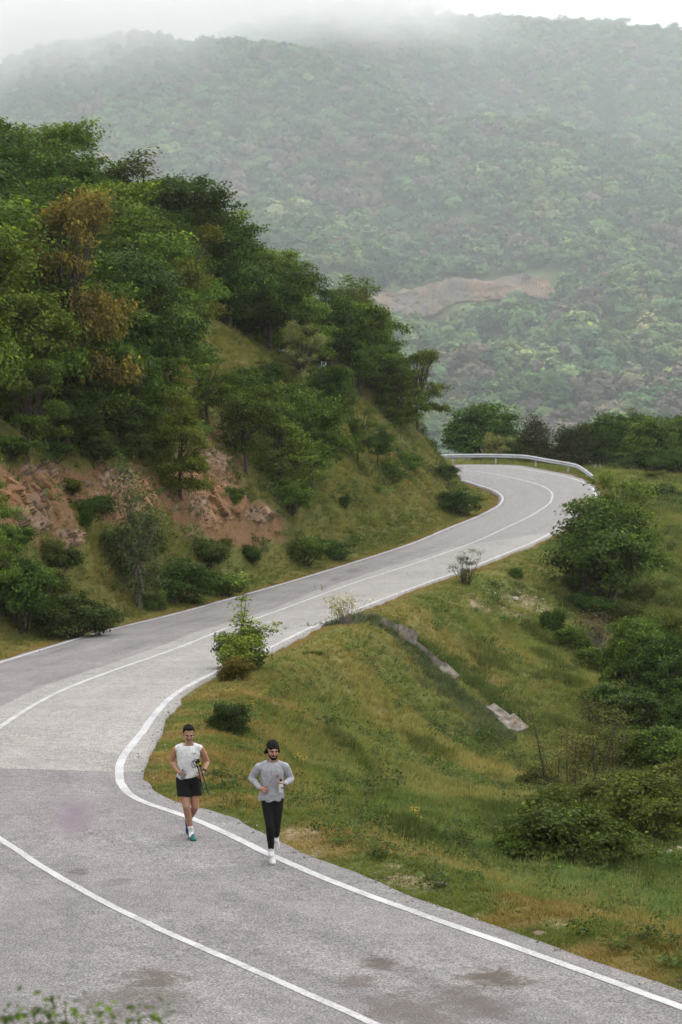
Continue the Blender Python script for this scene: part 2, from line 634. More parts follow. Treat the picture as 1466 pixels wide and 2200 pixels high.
# ------------------------------------------------------------------ what grows where: tone of the ground cover (a property of the turf, not of the light)
def turf(X, Y):
    P = np.c_[X, Y]
    off = off_road(X, Y)
    n1 = fbm(P, 9.0, 4, 41)
    n2 = fbm(P, 2.2, 3, 43)
    n3 = fbm(P, .8, 3, 47)
    px, py = to_px(np.c_[X, Y, gz(X, Y)])
    ochre = np.array([.225, .198, .070])
    straw = np.array([.28, .225, .095])
    green = np.array([.095, .135, .030])
    lush = np.array([.065, .115, .035])
    olive = np.array([.160, .178, .052])
    rust = np.array([.225, .155, .055])
    d = sstep(.46, .74, n1 + (n2 - .5) * .6)[:, None]
    c = olive * (1 - d) + ochre * d
    g = sstep(.50, .66, fbm(P, 4.0, 3, 53) + (n3 - .5) * .3)[:, None]
    c = c * (1 - g * .8) + green * g * .8
    s = sstep(.56, .75, n3)[:, None] * .4
    c = c * (1 - s) + straw * s
    # thin mown-looking turf beside the asphalt of the near bend: rusty, green and sandy by turns
    near = (1 - sstep(1.6, 3.6, off + (n2 - .5) * 2.2)) * (1 - sstep(55, 70, Y))
    q = sstep(.36, .60, fbm(P, 1.5, 3, 57))[:, None]
    nc = np.array([.105, .125, .028]) * (1 - q) + rust * q
    c = c * (1 - near[:, None] * .8) + nc * (.75 + .5 * n3[:, None]) * near[:, None] * .8
    # lush belt behind it
    belt = sstep(2.6, 4.4, off + (n2 - .5) * 2.4) * (1 - sstep(44, 53, Y + (n1 - .5) * 10)) * (X > -3)
    belt = belt * sstep(-2, 2, X + (n1 - .5) * 5)
    c = c * (1 - belt[:, None] * .85) + (lush * (1 - n3[:, None] * .4) + green * n3[:, None] * .6) * belt[:, None] * .85
    # meadow beyond the big tree, and the far left bank
    mead = sstep(8, 13, X) * sstep(100, 118, Y)
    c = c * (1 - mead[:, None] * .75) + np.array([.105, .13, .034]) * (.6 + .8 * n2[:, None]) * mead[:, None] * .75
    bank = sstep(2, 8, -X + .25 * (Y - 60)) * sstep(70, 80, Y) * (X < 8)
    bank = (G_side(X, Y) < 0) * sstep(.2, 1.2, off)
    olive_b = np.array([.130, .118, .034]) * (.65 + .7 * n2[:, None])
    c = c * (1 - bank[:, None] * .6) + olive_b * bank[:, None] * .6
    edge = (1 - sstep(.2, .9, off)) * sstep(60, 75, Y)
    c = c * (1 - edge[:, None] * .7) + np.array([.20, .125, .042]) * edge[:, None] * .7
    return c


def G_side(X, Y):
    return bil(G_SIDE, GX0, GY0, GS, np.atleast_1d(X), np.atleast_1d(Y))


def bare(X, Y):
    """earth or broken rock showing through (0..1)"""
    P = np.c_[X, Y]
    px, py = to_px(np.c_[X, Y, gz(X, Y)])
    left = G_side(X, Y) < 0
    n = fbm(P, 2.5, 4, 61)
    b = np.zeros(len(X))
    for cx_, cy_, rx, ry, k in [(60, 1070, 170, 85, 1), (240, 1060, 130, 70, 1), (440, 1040, 85, 130, 1.15), (500, 1130, 110, 60, 1), (420, 1000, 60, 90, 1.1), (390, 740, 60, 40, .9), (600, 880, 50, 40, .5)]:
        e = ((px - cx_) / rx) ** 2 + ((py - cy_) / ry) ** 2
        b = np.maximum(b, np.where(left, k * (1 - sstep(.45, 1.25, e + (n - .5) * 1.3)), 0))
    for cx_, cy_, rx, ry in [(1080, 1290, 90, 26), (1260, 1295, 60, 14), (1130, 1310, 60, 20), (930, 1895, 90, 22), (1200, 1980, 70, 18), (640, 1790, 70, 25), (480, 1680, 60, 20), (700, 1830, 60, 16), (820, 1860, 60, 14), (1090, 1170, 70, 22), (1440, 1830, 30, 20)]:
        e = ((px - cx_) / rx) ** 2 + ((py - cy_) / ry) ** 2
        b = np.maximum(b, np.where(left, 0, .62 * (1 - sstep(.2, 1.3, e + (fbm(P, .9, 3, 67) - .5) * 3.0))))
    return np.clip(b, 0, 1)


# ------------------------------------------------------------------ ground sheet
def ground_material():
    m, nt, out = mat_new('turf_and_earth')
    geo = nd(nt, 'ShaderNodeNewGeometry')
    pos = geo.outputs['Position']
    col = nd(nt, 'ShaderNodeAttribute', attribute_name='turf')
    br = nd(nt, 'ShaderNodeAttribute', attribute_name='bare')
    n1 = noise(nt, pos, 2.2, 8, .65)
    n2 = noise(nt, pos, 14, 6, .7)
    k = maprange(nt, n2, .25, .75, .55, 1.35)
    tc = mixc(nt, 1.0, col.outputs['Color'], k, 'MULTIPLY')
    tc = mixc(nt, maprange(nt, n1, .45, .75, 0, .45), tc, (.075, .075, .022))
    ea = mixc(nt, maprange(nt, n1, .35, .65), (.195, .100, .046), (.230, .140, .080))
    sd_ = nd(nt, 'ShaderNodeAttribute', attribute_name='sandy')
    ea = mixc(nt, sd_.outputs['Fac'], ea, mixc(nt, maprange(nt, n1, .35, .65), (.30, .215, .125), (.44, .36, .25)))
    ea = mixc(nt, maprange(nt, n2, .5, .75, 0, .7), ea, (.30, .235, .18))
    ea = mixc(nt, 1.0, ea, maprange(nt, n2, .3, .7, .7, 1.2), 'MULTIPLY')
    f = mathn(nt, 'ADD', br.outputs['Fac'], mathn(nt, 'MULTIPLY', mathn(nt, 'SUBTRACT', n2, .5), 1.4))
    f = maprange(nt, f, .30, .75)
    c = mixc(nt, f, tc, ea)
    c = mixc(nt, 1.0, c, (.70, .70, .70), 'MULTIPLY')
    principled(nt, out, c, .95, .05, n2, .8, .08)
    return m


ny, nx = GZ.shape
ii = (np.arange(ny - 1)[:, None] * nx + np.arange(nx - 1)[None]).ravel()
gfaces = np.c_[ii, ii + 1, ii + nx + 1, ii + nx]
gturf = turf(_X, _Y)
gbare = bare(_X, _Y)
me = mesh_np('ground', np.c_[_X, _Y, _Z], gfaces, ground_material(), {'turf': gturf, 'bare': gbare, 'sandy': (G_SIDE.ravel() > 0).astype(float)}, smooth=True)
link('ground', me, kind='structure', label='grassy roadside slopes, gully and earth banks around the winding road')

# ------------------------------------------------------------------ road surface
S_SEAM = RS[((RC[:, 0] + 7.1) ** 2 + (RC[:, 1] - 43.6) ** 2).argmin()]
S_PALE_END = st_of(1050, 1150)


def road_material():
    m, nt, out = mat_new('worn_asphalt')
    uv = nd(nt, 'ShaderNodeUVMap', uv_map='UVMap').outputs[0]
    sp = nd(nt, 'ShaderNodeSeparateXYZ')
    nt.links.new(uv, sp.inputs[0])
    u, s = sp.outputs[0], sp.outputs[1]
    geo = nd(nt, 'ShaderNodeNewGeometry')
    pos = geo.outputs['Position']
    fine = noise(nt, pos, 36, 3, .8)
    agg = nd(nt, 'ShaderNodeTexVoronoi', inp={'Scale': 42.0})
    nt.links.new(pos, agg.inputs['Vector'])
    mid = noise(nt, pos, 5, 6, .65)
    big = noise(nt, pos, .45, 5, .6)
    str_map = nd(nt, 'ShaderNodeMapping')
    str_map.inputs['Scale'].default_value = (1.6, .10, 1)
    nt.links.new(uv, str_map.inputs['Vector'])
    streak = noise(nt, str_map.outputs[0], 1.0, 5, .6)
    # grey, faintly mauve chippings
    dark = mixc(nt, maprange(nt, big, .35, .65), (.275, .258, .258), (.335, .318, .312))
    dark = mixc(nt, maprange(nt, streak, .52, .70, 0, .5), dark, (.41, .395, .385))
    dark = mixc(nt, maprange(nt, streak, .30, .48, .60, 0), dark, (.19, .175, .175))
    patch = noise(nt, pos, 1.1, 6, .7, .6)
    dark = mixc(nt, maprange(nt, patch, .57, .72, 0, .22), dark, (.42, .405, .395))
    dark = mixc(nt, maprange(nt, patch, .30, .44, .25, 0), dark, (.17, .158, .155))
    # older lane further on, a little paler
    pale = mixc(nt, maprange(nt, big, .35, .65), (.415, .395, .372), (.475, .455, .432))
    pale = mixc(nt, maprange(nt, streak, .50, .75, 0, .35), pale, (.36, .342, .322))
    wob = mathn(nt, 'MULTIPLY', mathn(nt, 'SUBTRACT', mid, .5), .25)
    sw = mathn(nt, 'ADD', s, mathn(nt, 'MULTIPLY', u, .05))
    a = maprange(nt, mathn(nt, 'ADD', sw, wob), S_SEAM - .05, S_SEAM + .05)
    slant = mathn(nt, 'ADD', s, mathn(nt, 'MULTIPLY', u, -3.0))
    b = maprange(nt, slant, S_PALE_END - 6.5, S_PALE_END - 6.2, 1, 0)
    uw = mathn(nt, 'ADD', u, mathn(nt, 'MULTIPLY', mathn(nt, 'SUBTRACT', noise(nt, str_map.outputs[0], .8, 2), .5), 1.2))
    c_ = maprange(nt, uw, -.72, -.60)
    mask = mathn(nt, 'MULTIPLY', mathn(nt, 'MULTIPLY', a, b), c_)
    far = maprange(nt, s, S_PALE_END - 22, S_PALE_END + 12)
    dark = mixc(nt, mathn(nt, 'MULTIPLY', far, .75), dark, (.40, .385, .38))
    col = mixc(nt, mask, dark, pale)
    # thin crack of the seam
    seam = mathn(nt, 'MULTIPLY', maprange(nt, mathn(nt, 'ABSOLUTE', mathn(nt, 'SUBTRACT', mathn(nt, 'ADD', sw, wob), S_SEAM)), .0, .05, 1, 0), .6)
    col = mixc(nt, seam, col, (.09, .08, .075))
    # chippings
    col = mixc(nt, 1.0, col, maprange(nt, fine, .34, .66, .38, 1.62), 'MULTIPLY')
    col = mixc(nt, 1.0, col, maprange(nt, agg.outputs['Color'], 0, 1, .80, 1.18, smooth=False), 'MULTIPLY')
    col = mixc(nt, 1.0, col, maprange(nt, mid, .3, .7, .84, 1.14), 'MULTIPLY')
    # mud and damp stains, each with its own place on the surface
    stains = [at_drop(330, 2100, 6.86), at_drop(815, 2070, 6.87), at_drop(1060, 2100, 6.87), at_drop(900, 2170, 6.87), at_drop(300, 2150, 6.86), at_drop(170, 1872, 6.9), at_drop(250, 1896, 6.9),
              at_drop(1000, 2160, 6.87), at_drop(770, 2110, 6.87), at_drop(760, 1222, 8.35), at_drop(720, 1240, 8.35)]
    rad = [(.55, .8), (.35, .55), (.55, .9), (1.0, 1.6), (.8, 1.5), (.22, .5), (.25, .5), (.8, 1.4), (.3, .6), (.6, 2.2), (.35, 1.6)]
    stren = [.62, .7, .75, .45, .40, .55, .3, .45, .5, .42, .35]
    ps = nd(nt, 'ShaderNodeSeparateXYZ')
    nt.links.new(pos, ps.inputs[0])
    tot = None
    for p, (rx, ry), k in zip(stains, rad, stren):
        ex = mathn(nt, 'POWER', mathn(nt, 'DIVIDE', mathn(nt, 'SUBTRACT', ps.outputs[0], float(p[0])), rx * .8), 2.0)
        ey = mathn(nt, 'POWER', mathn(nt, 'DIVIDE', mathn(nt, 'SUBTRACT', ps.outputs[1], float(p[1])), ry * .62), 2.0)
        e = mathn(nt, 'ADD', mathn(nt, 'ADD', ex, ey), mathn(nt, 'MULTIPLY', mathn(nt, 'SUBTRACT', noise(nt, pos, 2.6, 8, .75, .8), .5), 6.0))
        v = mathn(nt, 'MULTIPLY', maprange(nt, e, .0, 1.3, 1, 0), min(1, k * 1.2))
        tot = v if tot is None else mathn(nt, 'MAXIMUM', tot, v)
    col = mixc(nt, tot, col, (.105, .08, .06))
    # fine cracks and polished wheel tracks
    vc = nd(nt, 'ShaderNodeTexVoronoi', feature='DISTANCE_TO_EDGE', inp={'Scale': .55})
    wv = nd(nt, 'ShaderNodeVectorMath', operation='ADD')
    nv_ = nd(nt, 'ShaderNodeTexNoise', inp={'Scale': 1.6, 'Detail': 5.0})
    nt.links.new(pos, nv_.inputs['Vector'])
    nt.links.new(pos, wv.inputs[0])
    nt.links.new(nv_.outputs['Color'], wv.inputs[1])
    nt.links.new(wv.outputs[0], vc.inputs['Vector'])
    ck = mathn(nt, 'MULTIPLY', maprange(nt, vc.outputs['Distance'], .0, .012, 1, 0), maprange(nt, noise(nt, pos, .35, 3), .50, .62))
    col = mixc(nt, mathn(nt, 'MULTIPLY', ck, .55), col, (.10, .09, .085))
    for uc in (-2.45, -.95, .95, 2.45):
        tr_ = maprange(nt, mathn(nt, 'ABSOLUTE', mathn(nt, 'SUBTRACT', u, uc)), .1, .5, .16, 0)
        col = mixc(nt, tr_, col, mixc(nt, 1.0, col, (1.25, 1.24, 1.23), 'MULTIPLY'))
    col = mixc(nt, 1.0, col, (.50, .495, .495), 'MULTIPLY')
    bmp = mathn(nt, 'ADD', fine, mathn(nt, 'MULTIPLY', agg.outputs['Distance'], .8))
    principled(nt, out, col, .85, .25, bmp, .7, .012)
    return m


M_ROAD = road_material()
NL = 13
n_st = len(RC)
k = np.arange(n_st)
jag_r = (fbm(np.c_[RS, np.zeros(n_st)], 1.1, 3, 71) - .5) * .24 + (fbm(np.c_[RS, np.zeros(n_st)], 6., 2, 72) - .5) * .30
jag_l = (fbm(np.c_[RS, np.zeros(n_st) + 9], 1.3, 3, 73) - .5) * .16
fr = np.clip(RC[:, 4] + RC[:, 6] + jag_r, RC[:, 4] + .12, 99)
fl_ = np.clip(RC[:, 3] + RC[:, 7] + jag_l, RC[:, 3] + .12, 99)
V, UV = [], []
for j in range(NL):
    t = j / (NL - 1)
    u = -fl_ * (1 - t) + fr * t
    P = road_pt(k, u)
    P[:, 2] -= .0016 * (u * u)                                # slight camber
    V.append(P)
    UV.append(np.c_[u, RS])
# skirts down into the soil
for u, j0 in ((-fl_ - .03, 0), (fr + .03, NL - 1)):
    P = road_pt(k, u)
    P[:, 2] -= .0016 * u * u + .12
    V.append(P)
    UV.append(np.c_[u, RS])
V = np.stack(V, 0)
UV = np.stack(UV, 0).reshape(-1, 2)
F = []
a = np.arange(n_st - 1)
for j0, j1 in [(j, j + 1) for j in range(NL - 1)] + [(NL, 0), (NL - 1, NL + 1)]:
    F.append(np.c_[j0 * n_st + a, j1 * n_st + a, j1 * n_st + a + 1, j0 * n_st + a + 1])
me = mesh_np('road', V.reshape(-1, 3), np.vstack(F), M_ROAD, smooth=True, uv=UV)
road = link('road', me, kind='structure', label='winding two-lane mountain road of worn grey asphalt')


def paint_material():
    m, nt, out = mat_new('road_paint')
    geo = nd(nt, 'ShaderNodeNewGeometry')
    pos = geo.outputs['Position']
    n1 = noise(nt, pos, 26, 6, .75)
    n2 = noise(nt, pos, 1.3, 4, .6)
    w = mathn(nt, 'ADD', n1, mathn(nt, 'MULTIPLY', mathn(nt, 'SUBTRACT', n2, .5), .5))
    f = maprange(nt, w, .36, .58, .9, 0)
    c = mixc(nt, f, (.385, .385, .388), (.205, .196, .192))
    c = mixc(nt, 1.0, c, maprange(nt, noise(nt, pos, 90, 2), .3, .7, .90, 1.08), 'MULTIPLY')
    principled(nt, out, c, .7, .3, n1, .3, .006)
    return m


M_PAINT = paint_material()


def stripe(name, uc, width, s0=0, s1=None, wob=.012):
    sel = np.arange(n_st)
    wn_ = (fbm(np.c_[RS, np.zeros(n_st) + 3], .5, 2, int(width * 1000)) - .5) * wob * 2
    cols = []
    for e in (-1, -.33, .33, 1):
        u = uc + e * width / 2 + (wn_ if abs(e) == 1 else 0)
        P = road_pt(sel, u)
        P[:, 2] += .006 - .0016 * u * u
        cols.append(P)
    Vv = np.stack(cols, 0).reshape(-1, 3)
    Ff = [np.c_[j * n_st + a, (j + 1) * n_st + a, (j + 1) * n_st + a + 1, j * n_st + a + 1] for j in range(3)]
    link(name, mesh_np(name, Vv, np.vstack(Ff), M_PAINT, smooth=True), parent=road)


stripe('edge_line', RC[:, 4], .155)
stripe('centre_line', np.zeros(n_st), .125)
stripe('edge_line', -RC[:, 3], .145)
# ------------------------------------------------------------------ foliage builders
def leaf_mesh(name, C, tone_c, n_per, r, size, R, flat=.6, up=.6, outw=.5, rnd=.7, young_lit=.15, centre=None, ratio=.62, mat=None, core=None):
    """C: spray centres; many small folded leaves round each"""
    m = len(C)
    n = m * n_per
    idx = np.repeat(np.arange(m), n_per)
    off = R.normal(size=(n, 3)) * .5
    ln = np.linalg.norm(off, axis=1, keepdims=True)
    off = np.where(ln > 1.2, off / ln * 1.2, off)
    rr = np.broadcast_to(np.asarray(r, float), (m,))[idx][:, None]
    pos = C[idx] + off * rr * np.array([1, 1, flat])
    ctr = C.mean(0) if centre is None else centre
    o = pos - ctr
    o /= np.linalg.norm(o, axis=1, keepdims=True) + 1e-6
    N = np.array([0, 0, up]) + o * outw + R.normal(size=(n, 3)) * rnd * .6
    N /= np.linalg.norm(N, axis=1, keepdims=True) + 1e-6
    A = np.cross(N, R.normal(size=(n, 3)))
    A /= np.linalg.norm(A, axis=1, keepdims=True) + 1e-6
    B = np.cross(N, A)
    L = size * (.65 + .7 * R.random(n))[:, None]
    W = L * ratio
    v0 = pos - A * L * .5
    v1 = pos + B * W * .5 + N * L * .10
    v2 = pos + A * L * .5 - N * L * .12
    v3 = pos - B * W * .5 + N * L * .10
    V = np.stack([v0, v1, v2, v3], 1).reshape(-1, 3)
    Fq = np.arange(n * 4).reshape(-1, 4)
    tone = np.clip(tone_c[idx] * .6 + R.random(n) * .4, 0, 1)
    hi = sstep(.1, .9, off[:, 2] + .3)
    yg = (R.random(n) < young_lit * (.4 + 1.6 * hi)) * (.3 + .7 * R.random(n))  # paler leaves gather at spray tops: young growth plus top light put into colour
    return mesh_np(name, V, Fq, mat or M_LEAF, {'tone': np.repeat(tone, 4), 'young_lit': np.repeat(yg, 4)})


def crown_points(blobs, n, R, hollow=.55, cut=-.55):
    blobs = np.asarray(blobs, float)
    w = blobs[:, 3] * blobs[:, 4] * blobs[:, 5]
    w = w ** .75
    k = R.choice(len(blobs), n, p=w / w.sum())
    d = R.normal(size=(n, 3))
    d /= np.linalg.norm(d, axis=1, keepdims=True)
    d[:, 2] = np.where(d[:, 2] < cut, -d[:, 2] * .6, d[:, 2])
    rad = 1 - (1 - hollow) * R.random(n) ** 1.6
    rad *= .86 + .3 * R.random(n)
    return blobs[k, :3] + d * blobs[k, 3:] * rad[:, None]


def limbs(mb, base, tips, R, r0, n=6, fork=.3, bend=.25):
    for t in tips:
        t = np.asarray(t, float)
        a = np.asarray(base, float)
        mid = a + (t - a) * .5 + np.array([0, 0, bend * np.linalg.norm(t - a) * .3]) + R.normal(size=3) * .06 * np.linalg.norm(t - a)
        s = np.linspace(0, 1, 7)[:, None]
        P = (1 - s) ** 2 * a + 2 * s * (1 - s) * mid + s ** 2 * t
        P[1:-1] += R.normal(size=(5, 3)) * .02 * np.linalg.norm(t - a)
        mb.tube(P, np.linspace(r0, r0 * .18, 7), n, cap=False)


PROTO = {}


def make_tree(key, seed, h=7.0, w=5.0, n_cl=130, n_leaf=55, leaf=.17, clump=.62, trunk=.14, flat=.5, stems=1, young_lit=.15, layout='dome', bark=None, twigs=18, up=.6, hollow=.55):
    """unit prototypes: a trunk mesh and a crown mesh"""
    R = np.random.default_rng(seed)
    blobs = []
    if layout == 'dome':
        blobs.append((0, 0, h * .52, w * .34, w * .34, h * .38))
        for i in range(11):
            an = R.random() * 6.28
            rr = w * (.16 + .18 * R.random())
            blobs.append((math.cos(an) * rr, math.sin(an) * rr, h * (.20 + .64 * R.random()), w * (.16 + .1 * R.random()), w * (.16 + .1 * R.random()), h * (.11 + .07 * R.random())))
    elif layout == 'tiered':                        # horizontal sprays, as beech or hornbeam
        for i in range(11):
            z = h * (.12 + .84 * i / 10)
            sp = w * .5 * (1 - .62 * (i / 10) ** 1.6)
            for j in range(3):
                an = R.random() * 6.28
                rr = sp * (.25 + .6 * R.random())
                blobs.append((math.cos(an) * rr, math.sin(an) * rr, z + R.normal() * .15, sp * .5, sp * .5, h * .075))
    elif layout == 'bush':
        blobs.append((0, 0, h * .42, w * .36, w * .36, h * .40))
        for i in range(9):
            an = R.random() * 6.28
            rr = w * (.20 + .18 * R.random())
            blobs.append((math.cos(an) * rr, math.sin(an) * rr, h * (.15 + .50 * R.random()), w * .18, w * .18, h * (.14 + .10 * R.random())))
    elif layout == 'sapling':                        # a leader, dense foot and one long bough
        for i in range(8):
            t = i / 7
            blobs.append((R.normal() * .03 * w, R.normal() * .05 * w, h * (.45 + .53 * t), w * (.17 - .10 * t), w * (.17 - .10 * t), h * .055))
        for i in range(7):
            an = R.random() * 6.28
            blobs.append((math.cos(an) * w * .22, math.sin(an) * w * .18, h * (.18 + .22 * R.random()), w * .19, w * .19, h * .08))
        for i in range(5):
            t = i / 4
            blobs.append((w * (.15 + .52 * t), 0, h * (.36 + .22 * t * t + .06 * t), w * .10, w * .10, h * .05))
    elif layout == 'column':
        for i in range(9):
            z = h * (.12 + .80 * i / 8)
            sp = w * .42 * math.sin(math.pi * (.18 + .74 * i / 8)) + .1
            blobs.append((R.normal() * .12 * w, R.normal() * .12 * w, z, sp, sp, h * .10))
    elif layout == 'cone':
        for i in range(10):
            z = h * (.06 + .86 * i / 9)
            sp = w * .5 * (1 - i / 9) ** .8 + .08
            blobs.append((R.normal() * .05 * w, R.normal() * .05 * w, z, sp, sp, h * .09))
    elif layout == 'open':                           # separate leafy boughs with gaps between
        for i in range(24):
            an = R.random() * 6.28
            rr = w * .46 * math.sqrt(R.random())
            z = h * (.24 + .70 * R.random()) - .10 * rr
            blobs.append((math.cos(an) * rr, math.sin(an) * rr, z, w * .13, w * .13, h * .06))
    C = crown_points(blobs, n_cl, R, hollow)
    C[:, 2] = np.maximum(C[:, 2], h * .03)
    crown = leaf_mesh(key + '_crown', C, R.random(len(C)), n_leaf, clump * (.7 + .6 * R.random(len(C))), leaf, R, flat, up=up, young_lit=young_lit, centre=np.array([0, 0, h * .45]))
    mb = MB()
    tips = C[R.choice(len(C), min(twigs, len(C)), replace=False)]
    if stems == 1:
        fk = np.array([R.normal() * .05 * h * .3, R.normal() * .05 * h * .3, h * .33])
        mb.tube([(0, 0, -.5), (0, 0, 0), tuple(fk * .5 + R.normal(size=3) * .04), tuple(fk)], [trunk * 1.35, trunk * 1.1, trunk * .9, trunk * .75], 8)
        limbs(mb, fk, tips, R, trunk * .5)
        limbs(mb, fk, [(fk[0] * 2, fk[1] * 2, h * .85)], R, trunk * .6)
    else:
        for s in range(stems):
            an = s / stems * 6.28 + R.random()
            b = np.array([math.cos(an) * .08 * w, math.sin(an) * .08 * w, -.3])
            limbs(mb, b, tips[s::stems], R, trunk * .6)
    tr = mb.mesh(key + '_trunk', bark or M_BARK)
    PROTO.setdefault(key, []).append((tr, crown, h, w))


for s in range(5):
    make_tree('oak', 100 + s, 7.0, 5.4, 165, 84, .175, .64, .15, .50, young_lit=.18)
for s in range(4):
    make_tree('beech', 200 + s, 7.4, 5.4, 190, 70, .18, .66, .15, .42, layout='tiered', young_lit=.2, up=.7)
for s in range(3):
    make_tree('open_oak', 300 + s, 7.0, 6.0, 190, 60, .155, .50, .14, .55, layout='open', young_lit=.22, twigs=60)
for s in range(4):
    make_tree('bush', 400 + s, 1.6, 2.0, 110, 60, .10, .28, .035, .55, stems=4, layout='bush', young_lit=.12, twigs=20)
for s in range(2):
    make_tree('juniper', 500 + s, 3.4, 2.4, 130, 60, .11, .34, .07, .9, layout='cone', young_lit=.05, up=.2)
for s in range(2):
    make_tree('thicket', 600 + s, 3.2, 3.4, 130, 60, .145, .42, .06, .5, stems=5, layout='bush', young_lit=.15, twigs=26)
make_tree('sapling', 700, 3.4, 1.9, 125, 24, .10, .22, .035, .6, stems=1, layout='sapling', young_lit=.55, twigs=34)
for s in range(3):
    make_tree('shrubtree', 800 + s, 5.0, 4.6, 230, 62, .17, .50, .10, .5, stems=4, layout='bush', young_lit=.2, twigs=26)
make_tree('willow', 720, 5.6, 2.3, 120, 42, .13, .38, .13, 1.3, layout='column', young_lit=.2, up=.1, twigs=34, bark=M_BARK_PALE)
make_tree('thorn', 740, 2.2, 2.2, 42, 26, .075, .24, .035, .5, stems=4, layout='open', young_lit=.15, twigs=40)
make_tree('sparse', 760, 2.0, 1.9, 60, 8, .09, .30, .028, .8, stems=7, layout='bush', young_lit=.5, twigs=46, bark=M_BARK_PALE)


def make_poles():
    R = np.random.default_rng(780)
    mb = MB()
    C = []
    for s in range(19):
        x, y = R.normal() * .75, R.normal() * .45
        hh = 2.6 + 2.2 * R.random()
        lean = np.array([R.normal() * .16 + x * .18, R.normal() * .14, 1.0])
        bow = R.normal() * .25
        P = np.array([np.array([x, y, -.2]) + lean * hh * t + np.array([bow * t * t + math.sin(t * 5 + s) * .05, math.sin(t * 4 + s) * .04, 0]) for t in np.linspace(0, 1, 8)])
        mb.tube(P, np.linspace(.028, .006, 8), 6, cap=False)
        for q in range(13):
            t = .2 + .78 * R.random()
            b0 = P[min(7, int(t * 7))] * (1 - (t * 7 % 1)) + P[min(7, int(t * 7) + 1)] * (t * 7 % 1)
            e = b0 + np.array([R.normal() * .38, R.normal() * .34, .18 + .35 * R.random()])
            mb.tube([tuple(b0), tuple((b0 + e) / 2 + R.normal(size=3) * .05), tuple(e)], [.009, .006, .003], 4, cap=False)
            C.append(e + R.normal(size=3) * .06)
            C.append((b0 + e) / 2 + R.normal(size=3) * .08)
    C = np.array(C)
    cr = leaf_mesh('poles_crown', C, R.random(len(C)), 11, .34, .085, R, .9, young_lit=.2, centre=np.array([0, 0, 2.0]))
    PROTO['poles'] = [(mb.mesh('poles_trunk', M_BARK), cr, 5.0, 5.0)]


make_poles()



def plant(name, key, loc, height, color, label, cat, group=None, variant=None, width=None, rot=None, bare_trunk=None):
    lst = PROTO[key]
    if variant is None:
        variant = int(rng.integers(len(lst)))
    tr, cr, h, w = lst[variant % len(lst)]
    s = height / h
    sx = s if width is None else width / w
    e = bpy.data.objects.new(name, None)
    COL.objects.link(e)
    e.empty_display_size = .2
    e.location = loc
    e.rotation_euler = (0, 0, rng.random() * 6.28 if rot is None else rot)
    e.scale = (sx, sx, s)
    tag(e, label, cat, group)
    link('trunk' if key not in ('bush', 'thicket', 'sparse', 'poles', 'thorn', 'shrubtree') else 'stems', tr, parent=e)
    link('crown', cr, parent=e, col=color)
    return e


def vary(c, k=.18):
    c = np.asarray(c, float)
    return tuple(np.clip(c * (1 + (rng.random() - .5) * 2 * k) * (1 + (rng.random(3) - .5) * k), .005, 1))


DARK, MIDG, BRIGHT, OLIVE = (.044, .082, .016), (.074, .120, .020), (.100, .160, .028), (.085, .100, .019)

# ------------------------------------------------------------------ the wood on the left hillside
_fx = [-400, -200, 0, 200, 330, 420, 400, 480, 560, 680, 760, 830, 900]


def forest_line(px):
    return np.interp(px, [-400, 0, 200, 330, 372, 375, 480, 570, 680, 760, 830, 900], [985, 985, 975, 960, 860, 735, 715, 760, 800, 850, 900, 950])


cand = np.c_[rng.uniform(-50, 14, 9000), rng.uniform(66, 200, 9000)]
cz_ = gz(cand[:, 0], cand[:, 1])
cpx, cpy = to_px(np.c_[cand, cz_])
ok = (G_side(cand[:, 0], cand[:, 1]) < -.5) & (off_road(cand[:, 0], cand[:, 1]) > 3.0) & (cpy < forest_line(cpx)) & (cpx > -140) & (cpx < 900)
cand, cz_, cpx, cpy = cand[ok], cz_[ok], cpx[ok], cpy[ok]
keep = []
for i in range(len(cand)):
    sp = 2.25
    if all((cand[i, 0] - cand[j, 0]) ** 2 + (cand[i, 1] - cand[j, 1]) ** 2 > sp * sp for j in keep):
        keep.append(i)
HILL = []
for i in keep:
    x, y = cand[i]
    zt = cz_[i] + 7
    # leave out what the crest hides completely
    tpx, tpy = to_px([[x, y, zt]])
    t = np.linspace(.55, .98, 60)
    hidden = np.any(gz(x * t, y * t) + 4.2 > Z0 + (zt - Z0) * t)
    if hidden:
        continue
    HILL.append((x, y, cz_[i], tpx[0], tpy[0]))
HILL.sort(key=lambda q: q[1])
_kinds = [('oak', DARK, 'dark green'), ('beech', MIDG, 'mid green layered'), ('oak', BRIGHT, 'fresh light green'), ('open_oak', OLIVE, 'olive green open-branched')]
_ord = ['leftmost', 'second from left', 'third from left', 'fourth from left', 'fifth from left', 'sixth from left', 'seventh from left', 'eighth from left', 'ninth from left', 'tenth from left', 'eleventh from left', 'twelfth from left', 'thirteenth from left', 'fourteenth from left', 'fifteenth from left', 'sixteenth from left', 'seventeenth from left', 'eighteenth from left', 'nineteenth from left', 'twentieth from left']
_sky = lambda px: np.interp(px, [0, 300, 500, 700, 850], [260, 350, 470, 620, 760])
_named = {}
